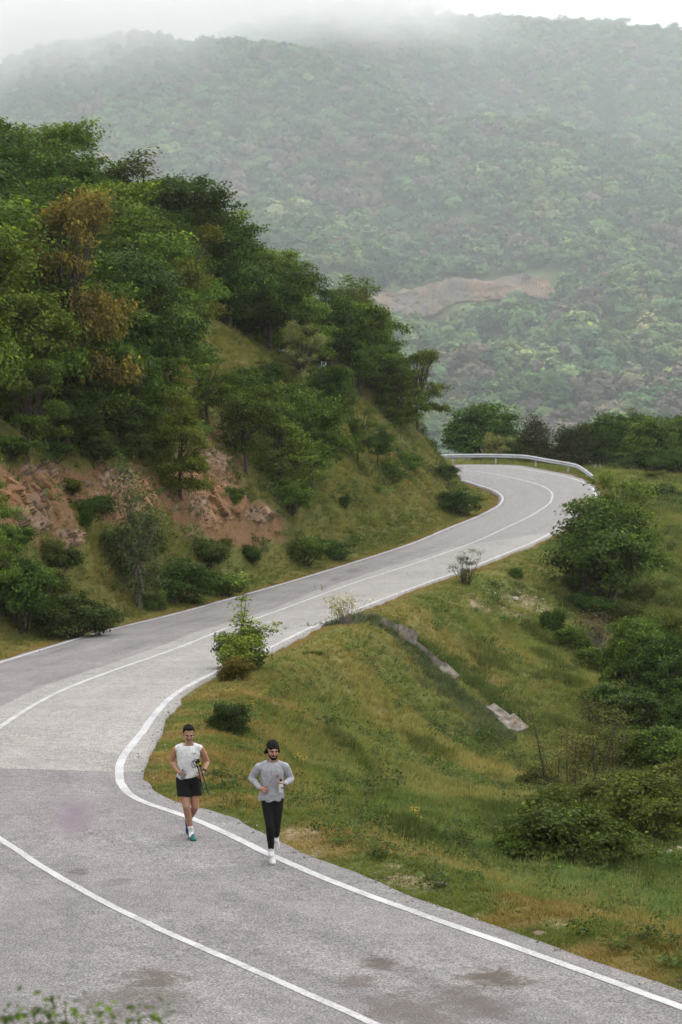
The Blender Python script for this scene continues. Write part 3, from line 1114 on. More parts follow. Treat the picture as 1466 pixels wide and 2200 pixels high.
for x, y, z, tx, ty in HILL:
    q = float(vnoise(np.array([[x, y]]), 7.0, 5)[0]) + rng.normal() * .16
    kk = 0 if q < .42 else 1 if q < .52 else 2 if q < .84 else 3
    key, colr, lab = _kinds[kk]
    taper = float(np.interp(x, [-20, 6], [1.0, .62]))
    hgt = (6.6 + 2.6 * rng.random()) * taper
    t_ = plant('hillside_tree', key, (x, y, z - .1), hgt, vary(colr), lab, 'tree', 'trees of the wood on the left hillside', width=hgt * (.72 + .2 * rng.random()))
    below = ty - float(_sky(tx))
    zone = ("along the wood's skyline" if below < 70 else 'in the upper hillside wood' if below < 200 else 'in the lower hillside wood') + ', ' + ('leftmost quarter' if tx < 170 else 'second quarter' if tx < 360 else 'third quarter' if tx < 560 else 'right quarter')
    _named.setdefault((kk, zone), []).append((tx, t_, lab))
for (kk, zone), lst in _named.items():
    lst.sort(key=lambda r: r[0])
    for n_, (tx, t_, lab) in enumerate(lst):
        t_['label'] = '%s %s tree %s' % (_ord[min(n_, 19)], lab, zone) if len(lst) > 1 else '%s tree %s' % (lab, zone)
print('hill trees', len(HILL))
# ------------------------------------------------------------------ the far mountain
_spx = np.array([-1500, -600, 0, 100, 250, 400, 520, 650, 770, 900, 1000, 1100, 1240, 1350, 1466, 2200, 3200])
_spy = np.array([330, 240, 172, 150, 120, 118, 78, 50, 34, 48, 66, 70, 66, 80, 92, 190, 300])
RIDGE = 1060.0


def mountain_z(X, Y):
    px = X / np.maximum(Y, 50) * F_PX + 733
    ztop = (HORIZON - np.interp(px, _spx, _spy)) / F_PX * RIDGE
    u = (Y - 395.0) / (RIDGE - 395.0)
    up = -24 + (ztop + 24) * np.clip(u, -1, 1)
    P = np.c_[X, Y]
    fold = (fbm(np.c_[X + .35 * Y, Y * .55], 120, 3, 81) - .5) * 52 + (fbm(P, 38, 3, 83) - .5) * 9
    z = np.where(u < 1, up, ztop - (Y - RIDGE) * .22)
    z = z + fold * sstep(0, .25, u) * (1 - sstep(.80, 1.0, u))
    z = np.where(u < 0, -24 - 14 * np.clip(-u * 3, 0, 1), z)
    return z + Z0


MX0, MX1, MY0, MY1, MS = -420., 470., 236., 1500., 7.
mx = np.arange(MX0, MX1 + 1, MS)
my = np.arange(MY0, MY1 + 1, MS)
MXX, MYY = np.meshgrid(mx, my)
MZ = mountain_z(MXX.ravel(), MYY.ravel())


def forest_floor():
    m, nt, out = mat_new('forest_floor')
    geo = nd(nt, 'ShaderNodeNewGeometry')
    n = noise(nt, geo.outputs['Position'], .25, 6, .65)
    c = mixc(nt, maprange(nt, n, .35, .65), (.045, .075, .025), (.085, .085, .042))
    principled(nt, out, c, .95, .05)
    return m


nyy, nxx = MXX.shape
ii = (np.arange(nyy - 1)[:, None] * nxx + np.arange(nxx - 1)[None]).ravel()
M_FLOOR = forest_floor()
me = mesh_np('mountain', np.c_[MXX.ravel(), MYY.ravel(), MZ], np.c_[ii, ii + 1, ii + nxx + 1, ii + nxx], M_FLOOR, smooth=True)
link('mountain', me, kind='structure', label='high wooded mountainside across the valley')
# land that carries on to the horizon under everything
bx = np.array([-1900, -1200, -420, -52, 56, 470, 1200, 1900.])
by = np.array([-600, -10, 120, 232, 500, 1500, 2300.])
BX, BY = np.meshgrid(bx, by)
BZ = np.where((BY < 240) & (np.abs(BX) < 500), Z0 - 26, Z0 - 46).ravel()
nb = len(bx)
ii = (np.arange(len(by) - 1)[:, None] * nb + np.arange(nb - 1)[None]).ravel()
me = mesh_np('valley_floor', np.c_[BX.ravel(), BY.ravel(), BZ], np.c_[ii, ii + 1, ii + nb + 1, ii + nb], M_FLOOR, smooth=True)
link('valley_floor', me, kind='structure', label='low valley land spreading out beyond the slopes')


def mz(X, Y):
    return bil(MZ.reshape(MXX.shape), MX0, MY0, MS, np.atleast_1d(X), np.atleast_1d(Y))


def mountain_hit(px, py):
    r = ray(px, py)
    t = np.arange(400, 1060, .5)
    h = mz(r[0] / r[1] * t, t)
    k = np.nonzero(r[2] / r[1] * t + Z0 <= h)[0]
    return t[k[0]] if len(k) else None


# bare cutting on the mountainside
def rock_material(name, a, b, c, scale):
    m, nt, out = mat_new(name)
    geo = nd(nt, 'ShaderNodeNewGeometry')
    tone = nd(nt, 'ShaderNodeAttribute', attribute_name='tone')
    pos = geo.outputs['Position']
    n1 = noise(nt, pos, scale, 8, .7)
    n2 = noise(nt, pos, scale * .22, 4, .6)
    col = mixc(nt, maprange(nt, n2, .35, .62), a, b)
    col = mixc(nt, maprange(nt, n1, .50, .70, 0, .8), col, c)
    col = mixc(nt, 1.0, col, maprange(nt, tone.outputs['Fac'], 0, 1, .6, 1.35), 'MULTIPLY')
    principled(nt, out, col, .95, .08, n1, .8, .35 / scale)
    return m


M_QUARRY = rock_material('bare_cutting', (.185, .122, .080), (.125, .105, .090), (.15, .135, .115), .5)
NA, NB = 150, 34
qa = np.linspace(0, 1, NA)
qpx = 752 + qa * 455
q_top = np.interp(qa, [0, .12, .3, .45, .5, .62, .8, .92, 1], [648, 634, 622, 604, 596, 604, 592, 600, 640])
q_bot = np.interp(qa, [0, .1, .25, .4, .5, .7, .85, 1], [655, 676, 690, 684, 655, 648, 642, 650])
QV = []
q_tone = []
for i in range(NA):
    db = mountain_hit(qpx[i], q_bot[i]) or 560.
    for j in range(NB + 3):
        b = min(j / (NB - 1), 1)
        py = q_bot[i] + (q_top[i] - q_bot[i]) * b
        p = at(qpx[i], py, db - 2.2 + 7.0 * b)
        if j >= NB:
            p = p + np.array([0, 9.0 * (j - NB + 1), .3])
        QV.append(p)
        q_tone.append(0)
QV = np.array(QV)
edge = np.minimum(np.minimum(np.repeat(qa, NB + 3), 1 - np.repeat(qa, NB + 3)) * 12, 1)
dsp = (fbm(QV * np.array([1, .4, 1.6]), 6, 4, 91) - .5) * 5.0 + np.abs(fbm(QV, 2.2, 3, 93) - .5) * 2.5
q_e = (fbm(QV[:, [0, 2, 1]], 5.0, 3, 98) - .5)
jj = np.tile(np.arange(NB + 3), NA)
QV[:, 2] += q_e * 3.2 * np.where(jj > NB * .5, 1, 0) * edge
QV[:, 1] += np.where(jj < 4, (4 - jj) * 1.2, 0) * (.3 + 2 * np.clip(q_e + .2, 0, 1))
QV[:, 1] -= dsp * edge
QV[:, 2] += (fbm(QV, 3, 3, 95) - .5) * .8
q_tone = fbm(QV * np.array([.5, .5, 2.2]), 3.5, 4, 97)
na2 = NB + 3
ii = (np.arange(NA - 1)[:, None] * na2 + np.arange(na2 - 1)[None]).ravel()
me = mesh_np('rock_cutting', QV, np.c_[ii, ii + 1, ii + na2 + 1, ii + na2], M_QUARRY, {'tone': q_tone}, smooth=False)
link('rock_cutting', me, label='bare reddish rock and earth cutting on the far wooded mountainside', cat='rock face')

# far trees
FARP = []
for s in range(5):
    R = np.random.default_rng(900 + s)
    blobs = [(0, 0, 2.3, 1.8, 1.8, 1.8)] + [(R.normal() * .9, R.normal() * .9, 2.2 + R.random() * 2.2, 1.0, 1.0, .9) for _ in range(5)]
    C = crown_points(blobs, 84, R, .85, -.35)
    FARP.append(leaf_mesh('far_tree', C, R.random(84), 10, .62, .70, R, .7, up=.45, outw=1.3, rnd=.30, young_lit=.03, centre=np.array([0, 0, 2.0]), ratio=.85, mat=M_FAR_ONE))
FARG = []
for me in FARP:
    m2 = me.copy()
    m2.materials[0] = M_FAR
    FARG.append(m2)

N = 44000
fy_ = rng.uniform(396, 1110, N)
fxx = (rng.random(N) - .5) * 2 * (fy_ * .1412 + 26)
fz_ = mz(fxx, fy_)
fpx, fpy = to_px(np.c_[fxx, fy_, fz_])
# thin to a natural spacing on a lattice of 3.9 m
cell = {}
sel = []
for i in range(N):
    cx_, cy_ = int(fxx[i] // 4.15), int(fy_[i] // 4.15)
    good = True
    for a_ in (-1, 0, 1):
        for b_ in (-1, 0, 1):
            j = cell.get((cx_ + a_, cy_ + b_))
            if j is not None and (fxx[i] - fxx[j]) ** 2 + (fy_[i] - fy_[j]) ** 2 < 4.1 ** 2:
                good = False
    if good:
        cell[(cx_, cy_)] = i
        sel.append(i)
sel = np.array(sel)
inq = (fpx[sel] > 750) & (fpx[sel] < 1225) & (fpy[sel] < np.interp((fpx[sel] - 752) / 455, qa, q_bot) + 34) & (fpy[sel] > np.interp((fpx[sel] - 758) / 462, qa, q_top) - 2)
drop = inq & (rng.random(len(sel)) < np.interp((fpx[sel] - 758) / 462, [0, .45, .55, 1], [1, 1, .97, .93]))
sel = sel[~drop]
FT = np.c_[fxx[sel], fy_[sel], fz_[sel]]
nf_ = len(FT)
pn = fbm(FT[:, :2], 60, 3, 101)
pn2 = fbm(FT[:, :2], 14, 2, 103)
pal = np.array([(.082, .150, .058), (.105, .175, .062), (.062, .120, .058), (.150, .135, .090), (.150, .195, .075), (.130, .118, .095), (.26, .27, .14)])
q = pn * .6 + pn2 * .4 + rng.normal(size=nf_) * .11
pi_ = np.select([q < .38, q < .48, q < .58, q < .66], [2, 0, 1, 4], 0)
r_ = rng.random(nf_)
br_ = sstep(.5, .7, fbm(FT[:, :2], 45, 3, 107)) * .45 + .08
pi_ = np.where(r_ < br_, np.where(r_ < br_ * .5, 3, 5), pi_)
pi_ = np.where(rng.random(nf_) < .008, 6, pi_)
ft_col = pal[pi_] * 1.22 * (.68 + .64 * rng.random((nf_, 1))) * (.92 + .16 * rng.random((nf_, 3)))
ft_s = (.72 + .85 * rng.random(nf_) ** 1.6) * (.85 + .3 * pn)
ft_rot = rng.random(nf_) * 6.283
ft_px, ft_py = to_px(FT)
inview = (ft_px > 40) & (ft_px < 1440) & (ft_py > 20)
# hidden behind the near hill
_hx = [0, 100, 200, 300, 400, 500, 600, 700, 800, 850, 940, 1000, 1100, 1466]
_hy = [250, 280, 310, 350, 410, 500, 560, 650, 720, 850, 950, 860, 870, 880]
vis = inview & (ft_py < np.interp(ft_px, _hx, _hy) - 4)
order = np.argsort(np.where(vis, FT[:, 1], 1e6))
ind = order[:300]
for i in ind:
    o = link('far_tree', FARP[int(rng.integers(5))], loc=(FT[i, 0], FT[i, 1], FT[i, 2] - .5), col=ft_col[i],
             label='small round-crowned tree low on the wooded mountainside across the valley', cat='tree', group='trees low on the far mountainside')
    o.scale = (ft_s[i] * 1.15, ft_s[i] * 1.15, ft_s[i])
    o.rotation_euler = (0, 0, ft_rot[i])
rest = np.setdiff1d(np.arange(nf_), ind)


def scatter(name, pts, rot, scl, pick, tint, protos, mat, label, kind='stuff'):
    """one mass: many small copies on the points of one object"""
    n = len(pts)
    me = bpy.data.meshes.new(name)
    me.vertices.add(n)
    me.vertices.foreach_set('co', np.asarray(pts, np.float32).ravel())
    for nm, ty, key, val in (('rot', 'FLOAT_VECTOR', 'vector', rot), ('scl', 'FLOAT_VECTOR', 'vector', scl), ('pick', 'INT', 'value', pick)):
        at_ = me.attributes.new(nm, ty, 'POINT')
        at_.data.foreach_set(key, np.asarray(val, np.int32 if ty == 'INT' else np.float32).ravel())
    at_ = me.attributes.new('tint', 'FLOAT_COLOR', 'POINT')
    at_.data.foreach_set('color', np.c_[tint, np.ones(n)].astype(np.float32).ravel())
    me.materials.append(mat)
    o = bpy.data.objects.new(name, me)
    COL.objects.link(o)
    col = bpy.data.collections.new(name + '_sources')
    for k_, pm in enumerate(protos):
        po = bpy.data.objects.new('%s_source_%02d' % (name, k_), pm)
        col.objects.link(po)
    ng = bpy.data.node_groups.new(name, 'GeometryNodeTree')
    ng.interface.new_socket('Geometry', in_out='INPUT', socket_type='NodeSocketGeometry')
    ng.interface.new_socket('Geometry', in_out='OUTPUT', socket_type='NodeSocketGeometry')
    gi = ng.nodes.new('NodeGroupInput')
    go = ng.nodes.new('NodeGroupOutput')
    ip = ng.nodes.new('GeometryNodeInstanceOnPoints')
    ci = ng.nodes.new('GeometryNodeCollectionInfo')
    ci.inputs['Collection'].default_value = col
    ci.inputs['Separate Children'].default_value = True
    ci.inputs['Reset Children'].default_value = True

    def named(nm, ty):
        a_ = ng.nodes.new('GeometryNodeInputNamedAttribute')
        a_.data_type = ty
        a_.inputs['Name'].default_value = nm
        return a_.outputs['Attribute']
    ng.links.new(gi.outputs[0], ip.inputs['Points'])
    ng.links.new(ci.outputs[0], ip.inputs['Instance'])
    ip.inputs['Pick Instance'].default_value = True
    ng.links.new(named('pick', 'INT'), ip.inputs['Instance Index'])
    e2r = ng.nodes.new('FunctionNodeEulerToRotation')
    ng.links.new(named('rot', 'FLOAT_VECTOR'), e2r.inputs[0])
    ng.links.new(e2r.outputs[0], ip.inputs['Rotation'])
    ng.links.new(named('scl', 'FLOAT_VECTOR'), ip.inputs['Scale'])
    ng.links.new(ip.outputs[0], go.inputs[0])
    md = o.modifiers.new('scatter', 'NODES')
    md.node_group = ng
    tag(o, label, None, None, kind)
    return o


z_ = np.zeros(len(rest))
scatter('mountain_forest', FT[rest] - np.array([0, 0, .9]), np.c_[z_, z_, ft_rot[rest]], np.c_[ft_s[rest] * 1.15, ft_s[rest] * 1.15, ft_s[rest]], rng.integers(0, 5, len(rest)), ft_col[rest], FARG, M_FAR,
        'grey-green forest covering the upper mountainside into the mist')
print('far trees', nf_)

# ------------------------------------------------------------------ air: thin haze through the valley, mist on the ridge
def volume_box(name, lo, hi, label):
    lo, hi = np.array(lo, float), np.array(hi, float)
    mb = MB()
    mb.box((lo + hi) / 2, hi - lo)
    m, nt, out = mat_new(name)
    me = mb.mesh(name, m, smooth=False)
    o = link(name, me, kind='stuff', label=label)
    return o, m, nt, out


o, m, nt, out = volume_box('haze', (-1950, -650, Z0 - 47.5), (1950, 2350, Z0 + 205), 'thin pale haze in the valley air')
pv = nd(nt, 'ShaderNodeVolumePrincipled')
pv.inputs['Color'].default_value = (.96, .985, 1.0, 1)
pv.inputs['Density'].default_value = 0.00009
pv.inputs['Anisotropy'].default_value = 0.2
nt.links.new(pv.outputs[0], out.inputs['Volume'])

o, m, nt, out = volume_box('valley_haze', (-426, 234, Z0 - 43), (476, 1506, Z0 + 203), 'pale moist haze filling the valley before the mountain')
pv = nd(nt, 'ShaderNodeVolumePrincipled')
pv.inputs['Color'].default_value = (.89, .955, 1.0, 1)
pv.inputs['Density'].default_value = 0.00054
pv.inputs['Anisotropy'].default_value = 0.2
nt.links.new(pv.outputs[0], out.inputs['Volume'])

o, m, nt, out = volume_box('mist', (-330, 760, Z0 + 70), (330, 1330, Z0 + 200), 'white mist hanging on the mountain ridge')
geo = nd(nt, 'ShaderNodeNewGeometry')
sp = nd(nt, 'ShaderNodeSeparateXYZ')
nt.links.new(geo.outputs['Position'], sp.inputs[0])
x_, y_, zz_ = sp.outputs
mp = nd(nt, 'ShaderNodeMapping')
mp.inputs['Scale'].default_value = (1.0, .6, 1.5)
nt.links.new(geo.outputs['Position'], mp.inputs['Vector'])
nz = noise(nt, mp.outputs[0], .011, 3, .55, .4)
# the cloud base lies lower towards the left
lift = mathn(nt, 'ADD', zz_, mathn(nt, 'MULTIPLY', x_, -.25))
lift = mathn(nt, 'ADD', lift, mathn(nt, 'MULTIPLY', mathn(nt, 'SUBTRACT', nz, .5), 150.0))
den = maprange(nt, lift, Z0 + 118, Z0 + 185, 0, .024)
for s_, a_, b_ in ((zz_, Z0 + 72, Z0 + 90), (y_, 770, 860)):
    den = mathn(nt, 'MULTIPLY', den, maprange(nt, s_, a_, b_))
for s_, a_, b_ in ((zz_, Z0 + 198, Z0 + 188), (y_, 1325, 1290)):
    den = mathn(nt, 'MULTIPLY', den, maprange(nt, s_, a_, b_))
pv = nd(nt, 'ShaderNodeVolumePrincipled')
pv.inputs['Color'].default_value = (.98, .98, .98, 1)
nt.links.new(den, pv.inputs['Density'])
nt.links.new(pv.outputs[0], out.inputs['Volume'])
# ------------------------------------------------------------------ single trees and shrubs, each at its own place
def put(name, key, px, py, hpx, wpx, color, label, cat='bush', depth=None, variant=None, group=None, rot=None):
    if depth is None:
        g = ground_at(px, py, 24)
        if g is None:
            print('no ground for', label)
            return None
    else:
        x = (px - 733) / F_PX * depth
        g = np.array([x, depth, gz(x, depth)[0]])
    k_ = g[1] / F_PX
    return plant(name, key, (g[0], g[1], g[2] - .05), hpx * k_ * (1.10 if cat == 'tree' else 1.0), color, label, cat, group, variant, wpx * k_, rot)


GREYG, YEL = (.095, .125, .050), (.17, .185, .060)
# left verge and cutting
put('roadside_bush', 'thicket', 40, 1350, 195, 190, DARK, 'tall dark bush at the left verge, lowest on the left edge')
put('roadside_bush', 'thicket', 150, 1372, 130, 200, (.040, .062, .015), 'broad dark bush right beside the left road line')
put('roadside_bush', 'bush', 215, 1350, 70, 110, (.055, .07, .016), 'low dark bush right of the broad verge bush')
put('verge_tree', 'beech', -25, 1300, 300, 150, BRIGHT, 'bright green tree cut by the left picture edge below the rock', 'tree')
put('pollard_tree', 'willow', 300, 1305, 275, 120, GREYG, 'slim grey-green pollard tree with forked trunk beside the road', 'tree')
put('roadside_bush', 'thicket', 392, 1296, 125, 160, DARK, 'dark bush just right of the grey-green pollard tree')
put('roadside_bush', 'bush', 330, 1310, 50, 70, MIDG, 'small green bush at the foot of the pollard tree')
put('roadside_bush', 'bush', 480, 1280, 62, 120, MIDG, 'low green bush on the left verge above the sapling')
put('cutting_bush', 'bush', 537, 1207, 48, 52, DARK, 'small round bush below the orange earth slip')
put('spreading_bush', 'bush', 655, 1214, 78, 100, MIDG, 'spreading low bush on the left bank near the road, taller half')
put('spreading_bush', 'bush', 715, 1200, 55, 100, DARK, 'spreading low bush on the left bank near the road, darker half')
put('cutting_bush', 'bush', 175, 1130, 75, 90, DARK, 'dark bush growing out of the rock cutting')
put('cutting_bush', 'bush', 240, 1190, 65, 70, MIDG, 'green bush at the foot of the rock cutting left of the pollard tree')
put('cutting_bush', 'bush', 120, 1240, 80, 110, (.05, .075, .018), 'green bush between rock cutting and broad verge bush')
put('hanging_tree', 'beech', 388, 1072, 200, 140, (.100, .125, .016), 'yellow-green tree with layered boughs hanging over the earth slip', 'tree', variant=0)
put('bank_bush', 'bush', 739, 1090, 36, 32, DARK, 'small lone bush on the grassy left bank')
put('bank_bush', 'bush', 808, 1058, 20, 26, MIDG, 'tiny bush on the grassy left bank above the lone bush')
# thicket half-way up
for px, py, h, w, c, key, lab in [
    (530, 1020, 190, 160, MIDG, 'oak', 'leafy tree at the left end of the mid-slope thicket'),
    (600, 1062, 200, 160, BRIGHT, 'beech', 'light green tree in front of the mid-slope thicket'),
    (668, 1050, 235, 175, MIDG, 'oak', 'tallest green tree of the mid-slope thicket'),
    (622, 1098, 95, 120, BRIGHT, 'thicket', 'light green bush at the foot of the mid-slope thicket'),
    (560, 945, 150, 150, DARK, 'oak', 'dark tree at the upper left of the mid-slope thicket'),
    (705, 985, 190, 130, DARK, 'oak', 'dark tree at the right end of the mid-slope thicket'),
    (640, 960, 130, 150, DARK, 'juniper', 'blackish conifer bush in the mid-slope thicket'),
    (520, 850, 80, 100, MIDG, 'thicket', 'round bush on the grassy patch above the mid-slope thicket'),
    (575, 835, 75, 90, DARK, 'thicket', 'dark bush right of the round bush on the grassy patch'),
    (440, 790, 60, 40, DARK, 'bush', 'narrow dark bush on the upper grassy patch'),
    (455, 870, 40, 40, GREYG, 'bush', 'small grey-green bush on the upper grassy patch'),
    (770, 1000, 135, 95, MIDG, 'open_oak', 'airy green tree on the bank right of the thicket'),
    (812, 1005, 90, 65, DARK, 'oak', 'small dark tree near the end of the hill spur'),
    (840, 1035, 60, 60, MIDG, 'bush', 'green bush on the spur above the far bend'),
    (880, 1010, 50, 60, MIDG, 'bush', 'green bush just left of the guardrail end'),
    (715, 905, 110, 100, MIDG, 'open_oak', 'slender green tree between cream-blossomed tree and spur'),
]:
    put('thicket_tree' if key not in ('bush', 'thicket') else 'bank_bush', key, px, py, h, w, vary(c, .1), lab, 'tree' if key not in ('bush', 'thicket') else 'bush')
put('blossom_tree', 'open_oak', 648, 850, 150, 100, (.20, .22, .095), 'cream-blossomed small tree at the edge of the hillside wood', 'tree', variant=1)
# lower edge of the wood
for px, py, h, w, c, key, lab in [
    (335, 945, 200, 190, BRIGHT, 'beech', 'bright layered tree at the lower edge of the wood above the cutting'),
    (445, 905, 150, 130, MIDG, 'open_oak', 'green tree above the orange earth slip'),
    (245, 935, 170, 170, DARK, 'beech', 'dark layered tree at the lower edge of the wood'),
    (60, 990, 200, 180, MIDG, 'open_oak', 'green low-branched tree at the wood edge, leftmost above the rock cutting'),
    (150, 985, 140, 170, DARK, 'oak', 'dark low tree above the middle of the rock cutting'),
]:
    put('wood_edge_tree', key, px, py, h, w, vary(c, .08), lab, 'tree')
_ug = [(20, 985, 60, 120), (60, 940, 90, 140), (110, 990, 50, 110), (160, 950, 80, 140), (200, 990, 70, 120), (250, 940, 80, 130), (280, 985, 60, 120), (330, 975, 70, 90)]
for n_, (px, py, h, w) in enumerate(_ug):
    put('undergrowth_bush', 'bush', px, py, h, w, vary(DARK, .15), 'dark undergrowth bush above the rock cutting, %s in the row' % (_ord[n_] if n_ < 7 else 'rightmost'), 'bush', group='undergrowth above the rock cutting')
put('ochre_oak', 'open_oak', 135, 960, 500, 320, (.155, .125, .034), 'large ochre-brown oak among the green trees of the hillside', 'tree', variant=2, rot=.6)
put('ochre_oak', 'open_oak', 290, 900, 150, 170, (.155, .128, .034), 'lower ochre bough tree beneath the large ochre-brown oak', 'tree', variant=0)
# the spur
put('spur_tree', 'oak', 775, 870, 240, 175, MIDG, 'broad green tree at the end of the hillside wood on the skyline', 'tree', depth=158)
put('spur_tree', 'open_oak', 760, 850, 215, 130, (.13, .135, .05), 'pale flowering tree at the end of the hillside wood', 'tree', depth=157)
put('spur_tree', 'oak', 710, 850, 215, 160, DARK, 'dark tree left of the pale flowering tree on the skyline', 'tree', depth=155)
put('spur_bush', 'shrubtree', 812, 880, 120, 150, MIDG, 'dense green bush beneath the skyline trees of the spur', 'bush', depth=163)
put('spur_tree', 'oak', 800, 900, 195, 150, MIDG, 'green tree low on the skyline of the spur', 'tree', depth=164)
put('spur_tree', 'oak', 862, 960, 165, 90, DARK, 'narrow dark tree standing alone past the end of the wood', 'tree', depth=170)
put('yellow_shrub', 'open_oak', 872, 985, 125, 75, YEL, 'yellow-flowering shrub in front of the narrow dark tree', 'bush', depth=167)
put('conifer', 'juniper', 908, 985, 95, 78, (.028, .052, .022), 'small dark conifer left of the guardrail', 'tree', depth=171)
put('bend_bush', 'thicket', 957, 1030, 46, 66, DARK, 'dark bush half hiding the road where it leaves the bend')
put('bend_bush', 'thicket', 983, 1106, 76, 98, DARK, 'round dark bush inside the far bend')
# behind the guardrail
put('round_tree', 'shrubtree', 1050, 985, 150, 195, (.055, .110, .022), 'round-crowned green tree behind the guardrail', 'tree', depth=190, variant=1)
put('yellow_shrub', 'bush', 1068, 985, 75, 75, YEL, 'yellow-green shrub in front of the round-crowned tree', 'bush', depth=186)
put('rail_bush', 'thicket', 1110, 985, 70, 80, DARK, 'dark bush right of the yellow-green shrub behind the guardrail', 'bush', depth=186)
put('rail_conifer', 'juniper', 1153, 985, 120, 105, (.045, .050, .020), 'brown-green juniper behind the middle of the guardrail', 'bush', depth=186)
put('rail_conifer', 'juniper', 1218, 985, 105, 95, (.035, .042, .018), 'dark juniper behind the right half of the guardrail', 'bush', depth=186)
put('hedge_tree', 'shrubtree', 1262, 985, 125, 120, (.055, .075, .018), 'dull green tree just past the guardrail end', 'tree', depth=188)
put('hedge_tree', 'shrubtree', 1308, 985, 155, 140, DARK, 'tall dark tree right of the guardrail end', 'tree', depth=188)
put('hedge_tree', 'beech', 1362, 985, 135, 110, MIDG, 'green tree second from the right in the meadow hedge', 'tree', depth=187)
put('hedge_tree', 'shrubtree', 1412, 985, 150, 150, MIDG, 'broad green tree at the right end of the meadow hedge', 'tree', depth=184)
put('hedge_tree', 'shrubtree', 1470, 985, 155, 130, DARK, 'dark tree cut by the right picture edge in the hedge', 'tree', depth=186)
put('hedge_bush', 'thicket', 1340, 985, 70, 110, DARK, 'dark hedge bush beneath the tall dark tree', 'bush', depth=183)
put('hedge_bush', 'thicket', 1440, 985, 75, 110, DARK, 'dark hedge bush at the right edge of the meadow', 'bush', depth=181)
put('meadow_bush', 'bush', 1425, 1072, 40, 85, DARK, 'flat dark bush lying in the meadow before the hedge')
put('meadow_bush', 'bush', 1412, 1032, 26, 50, OLIVE, 'small grey bush at the hedge foot')
# right of the road
put('big_tree', 'shrubtree', 1284, 1305, 262, 262, (.058, .098, .020), 'big spreading tree beside the road, draped with brown climbers', 'tree', variant=0)
put('big_tree_companion', 'open_oak', 1328, 1292, 262, 230, (.088, .132, .024), 'lighter tree merged with the big spreading tree', 'tree', variant=1)
put('brown_climber', 'sparse', 1290, 1296, 255, 190, (.10, .075, .04), 'brown trailing climber hanging in the big spreading tree', 'climber')
put('slope_bush', 'bush', 1238, 1272, 58, 80, OLIVE, 'olive bush at the left foot of the big tree')
put('slope_bush', 'bush', 1372, 1300, 62, 90, OLIVE, 'olive bush at the right foot of the big tree')
put('slope_bush', 'bush', 1190, 1360, 66, 58, DARK, 'small dark bush alone on the slope above the gully')
put('twig_shrub', 'sparse', 1288, 1400, 130, 120, (.085, .06, .04), 'brown twiggy shrub between big tree and gully tree')
put('gully_tree', 'shrubtree', 1368, 1500, 205, 175, (.080, .128, .022), 'green tree in the gully below the big tree', 'tree', variant=1)
put('gully_tree', 'shrubtree', 1445, 1540, 190, 190, DARK, 'dark tree in the gully at the right picture edge', 'tree')
put('gully_bush', 'shrubtree', 1325, 1565, 120, 170, DARK, 'dark bush at the foot of the gully trees')
put('gully_bush', 'thicket', 1410, 1650, 120, 170, MIDG, 'green bush low in the gully at the right edge')
put('gully_bush', 'shrubtree', 1470, 1610, 150, 150, DARK, 'dark bush cut by the right edge above the green gully bush')
put('gully_bush', 'thicket', 1390, 1570, 100, 150, (.06, .085, .016), 'mid green bush between the dark gully bush and right edge')
put('gully_bush', 'bush', 1235, 1400, 70, 80, MIDG, 'green bush on the slope left of the brown twiggy shrub')
put('gully_bush', 'bush', 1270, 1440, 60, 90, (.07, .11, .02), 'light weedy bush beneath the brown twiggy shrub')
put('gully_bush', 'bush', 1300, 1520, 60, 90, DARK, 'small dark bush at the left foot of the gully tree')
put('gully_bush', 'thicket', 1452, 1720, 120, 130, (.10, .11, .022), 'yellow-olive bush at the right edge behind the verge bushes')
put('gully_bush', 'thicket', 1300, 1650, 80, 130, (.085, .10, .025), 'yellowish bush on the gully floor behind the thin stems')
put('thin_stems', 'poles', 1250, 1710, 250, 300, (.115, .110, .034), 'clump of thin dark stems with sparse yellow-green leaves')
put('verge_bush', 'bush', 1190, 1860, 165, 240, (.058, .085, .018), 'big rounded bush behind the grass verge', variant=1)
put('verge_bush', 'bush', 1275, 1868, 150, 200, (.060, .088, .018), 'rounded bush joined to the right of the big verge bush', variant=2)
put('verge_bush', 'bush', 1185, 1800, 135, 130, (.078, .110, .026), 'upright light green bush top behind the big verge bush', variant=0)
put('verge_bush', 'thicket', 1400, 1800, 190, 240, (.085, .105, .020), 'olive-green bush at the right edge behind the verge')
put('verge_bush', 'thicket', 1310, 1760, 130, 190, (.085, .090, .020), 'dull olive bush in the gully behind the big verge bush')
put('verge_bush', 'bush', 1110, 1845, 65, 120, MIDG, 'low green bush at the left foot of the big verge bush')
put('sapling', 'sapling', 520, 1448, 195, 140, (.14, .19, .04), 'fresh light green sapling standing at the inner road edge', 'tree', rot=0.0)
put('sapling_bough', 'bush', 524, 1440, 110, 120, (.050, .082, .018), 'darker lower bush around the foot of the light sapling')
put('brown_bush', 'bush', 508, 1464, 72, 80, (.100, .085, .018), 'brownish bush in front of the sapling')
put('dark_shrub', 'bush', 490, 1574, 84, 96, (.034, .054, .016), 'dark thorny shrub on the grass above the runners')
put('low_shrub', 'bush', 500, 1578, 42, 70, (.06, .10, .02), 'low green shrub at the foot of the dark thorny shrub')
put('bare_shrub', 'sparse', 750, 1342, 98, 116, (.32, .31, .19), 'nearly leafless pale shrub at the head of the concrete chute')
put('thorn_bush', 'thorn', 1000, 1258, 92, 90, (.055, .078, .02), 'small thorn bush at the right road edge')
put('slope_bush', 'bush', 1108, 1242, 30, 36, MIDG, 'small bush right of the thorn bush')
put('dry_weed', 'sparse', 780, 1725, 48, 50, (.06, .04, .025), 'small dry brown weed on the grass slope')
put('weed', 'bush', 986, 1800, 32, 44, (.10, .125, .02), 'small yellow-green weed at the verge edge')
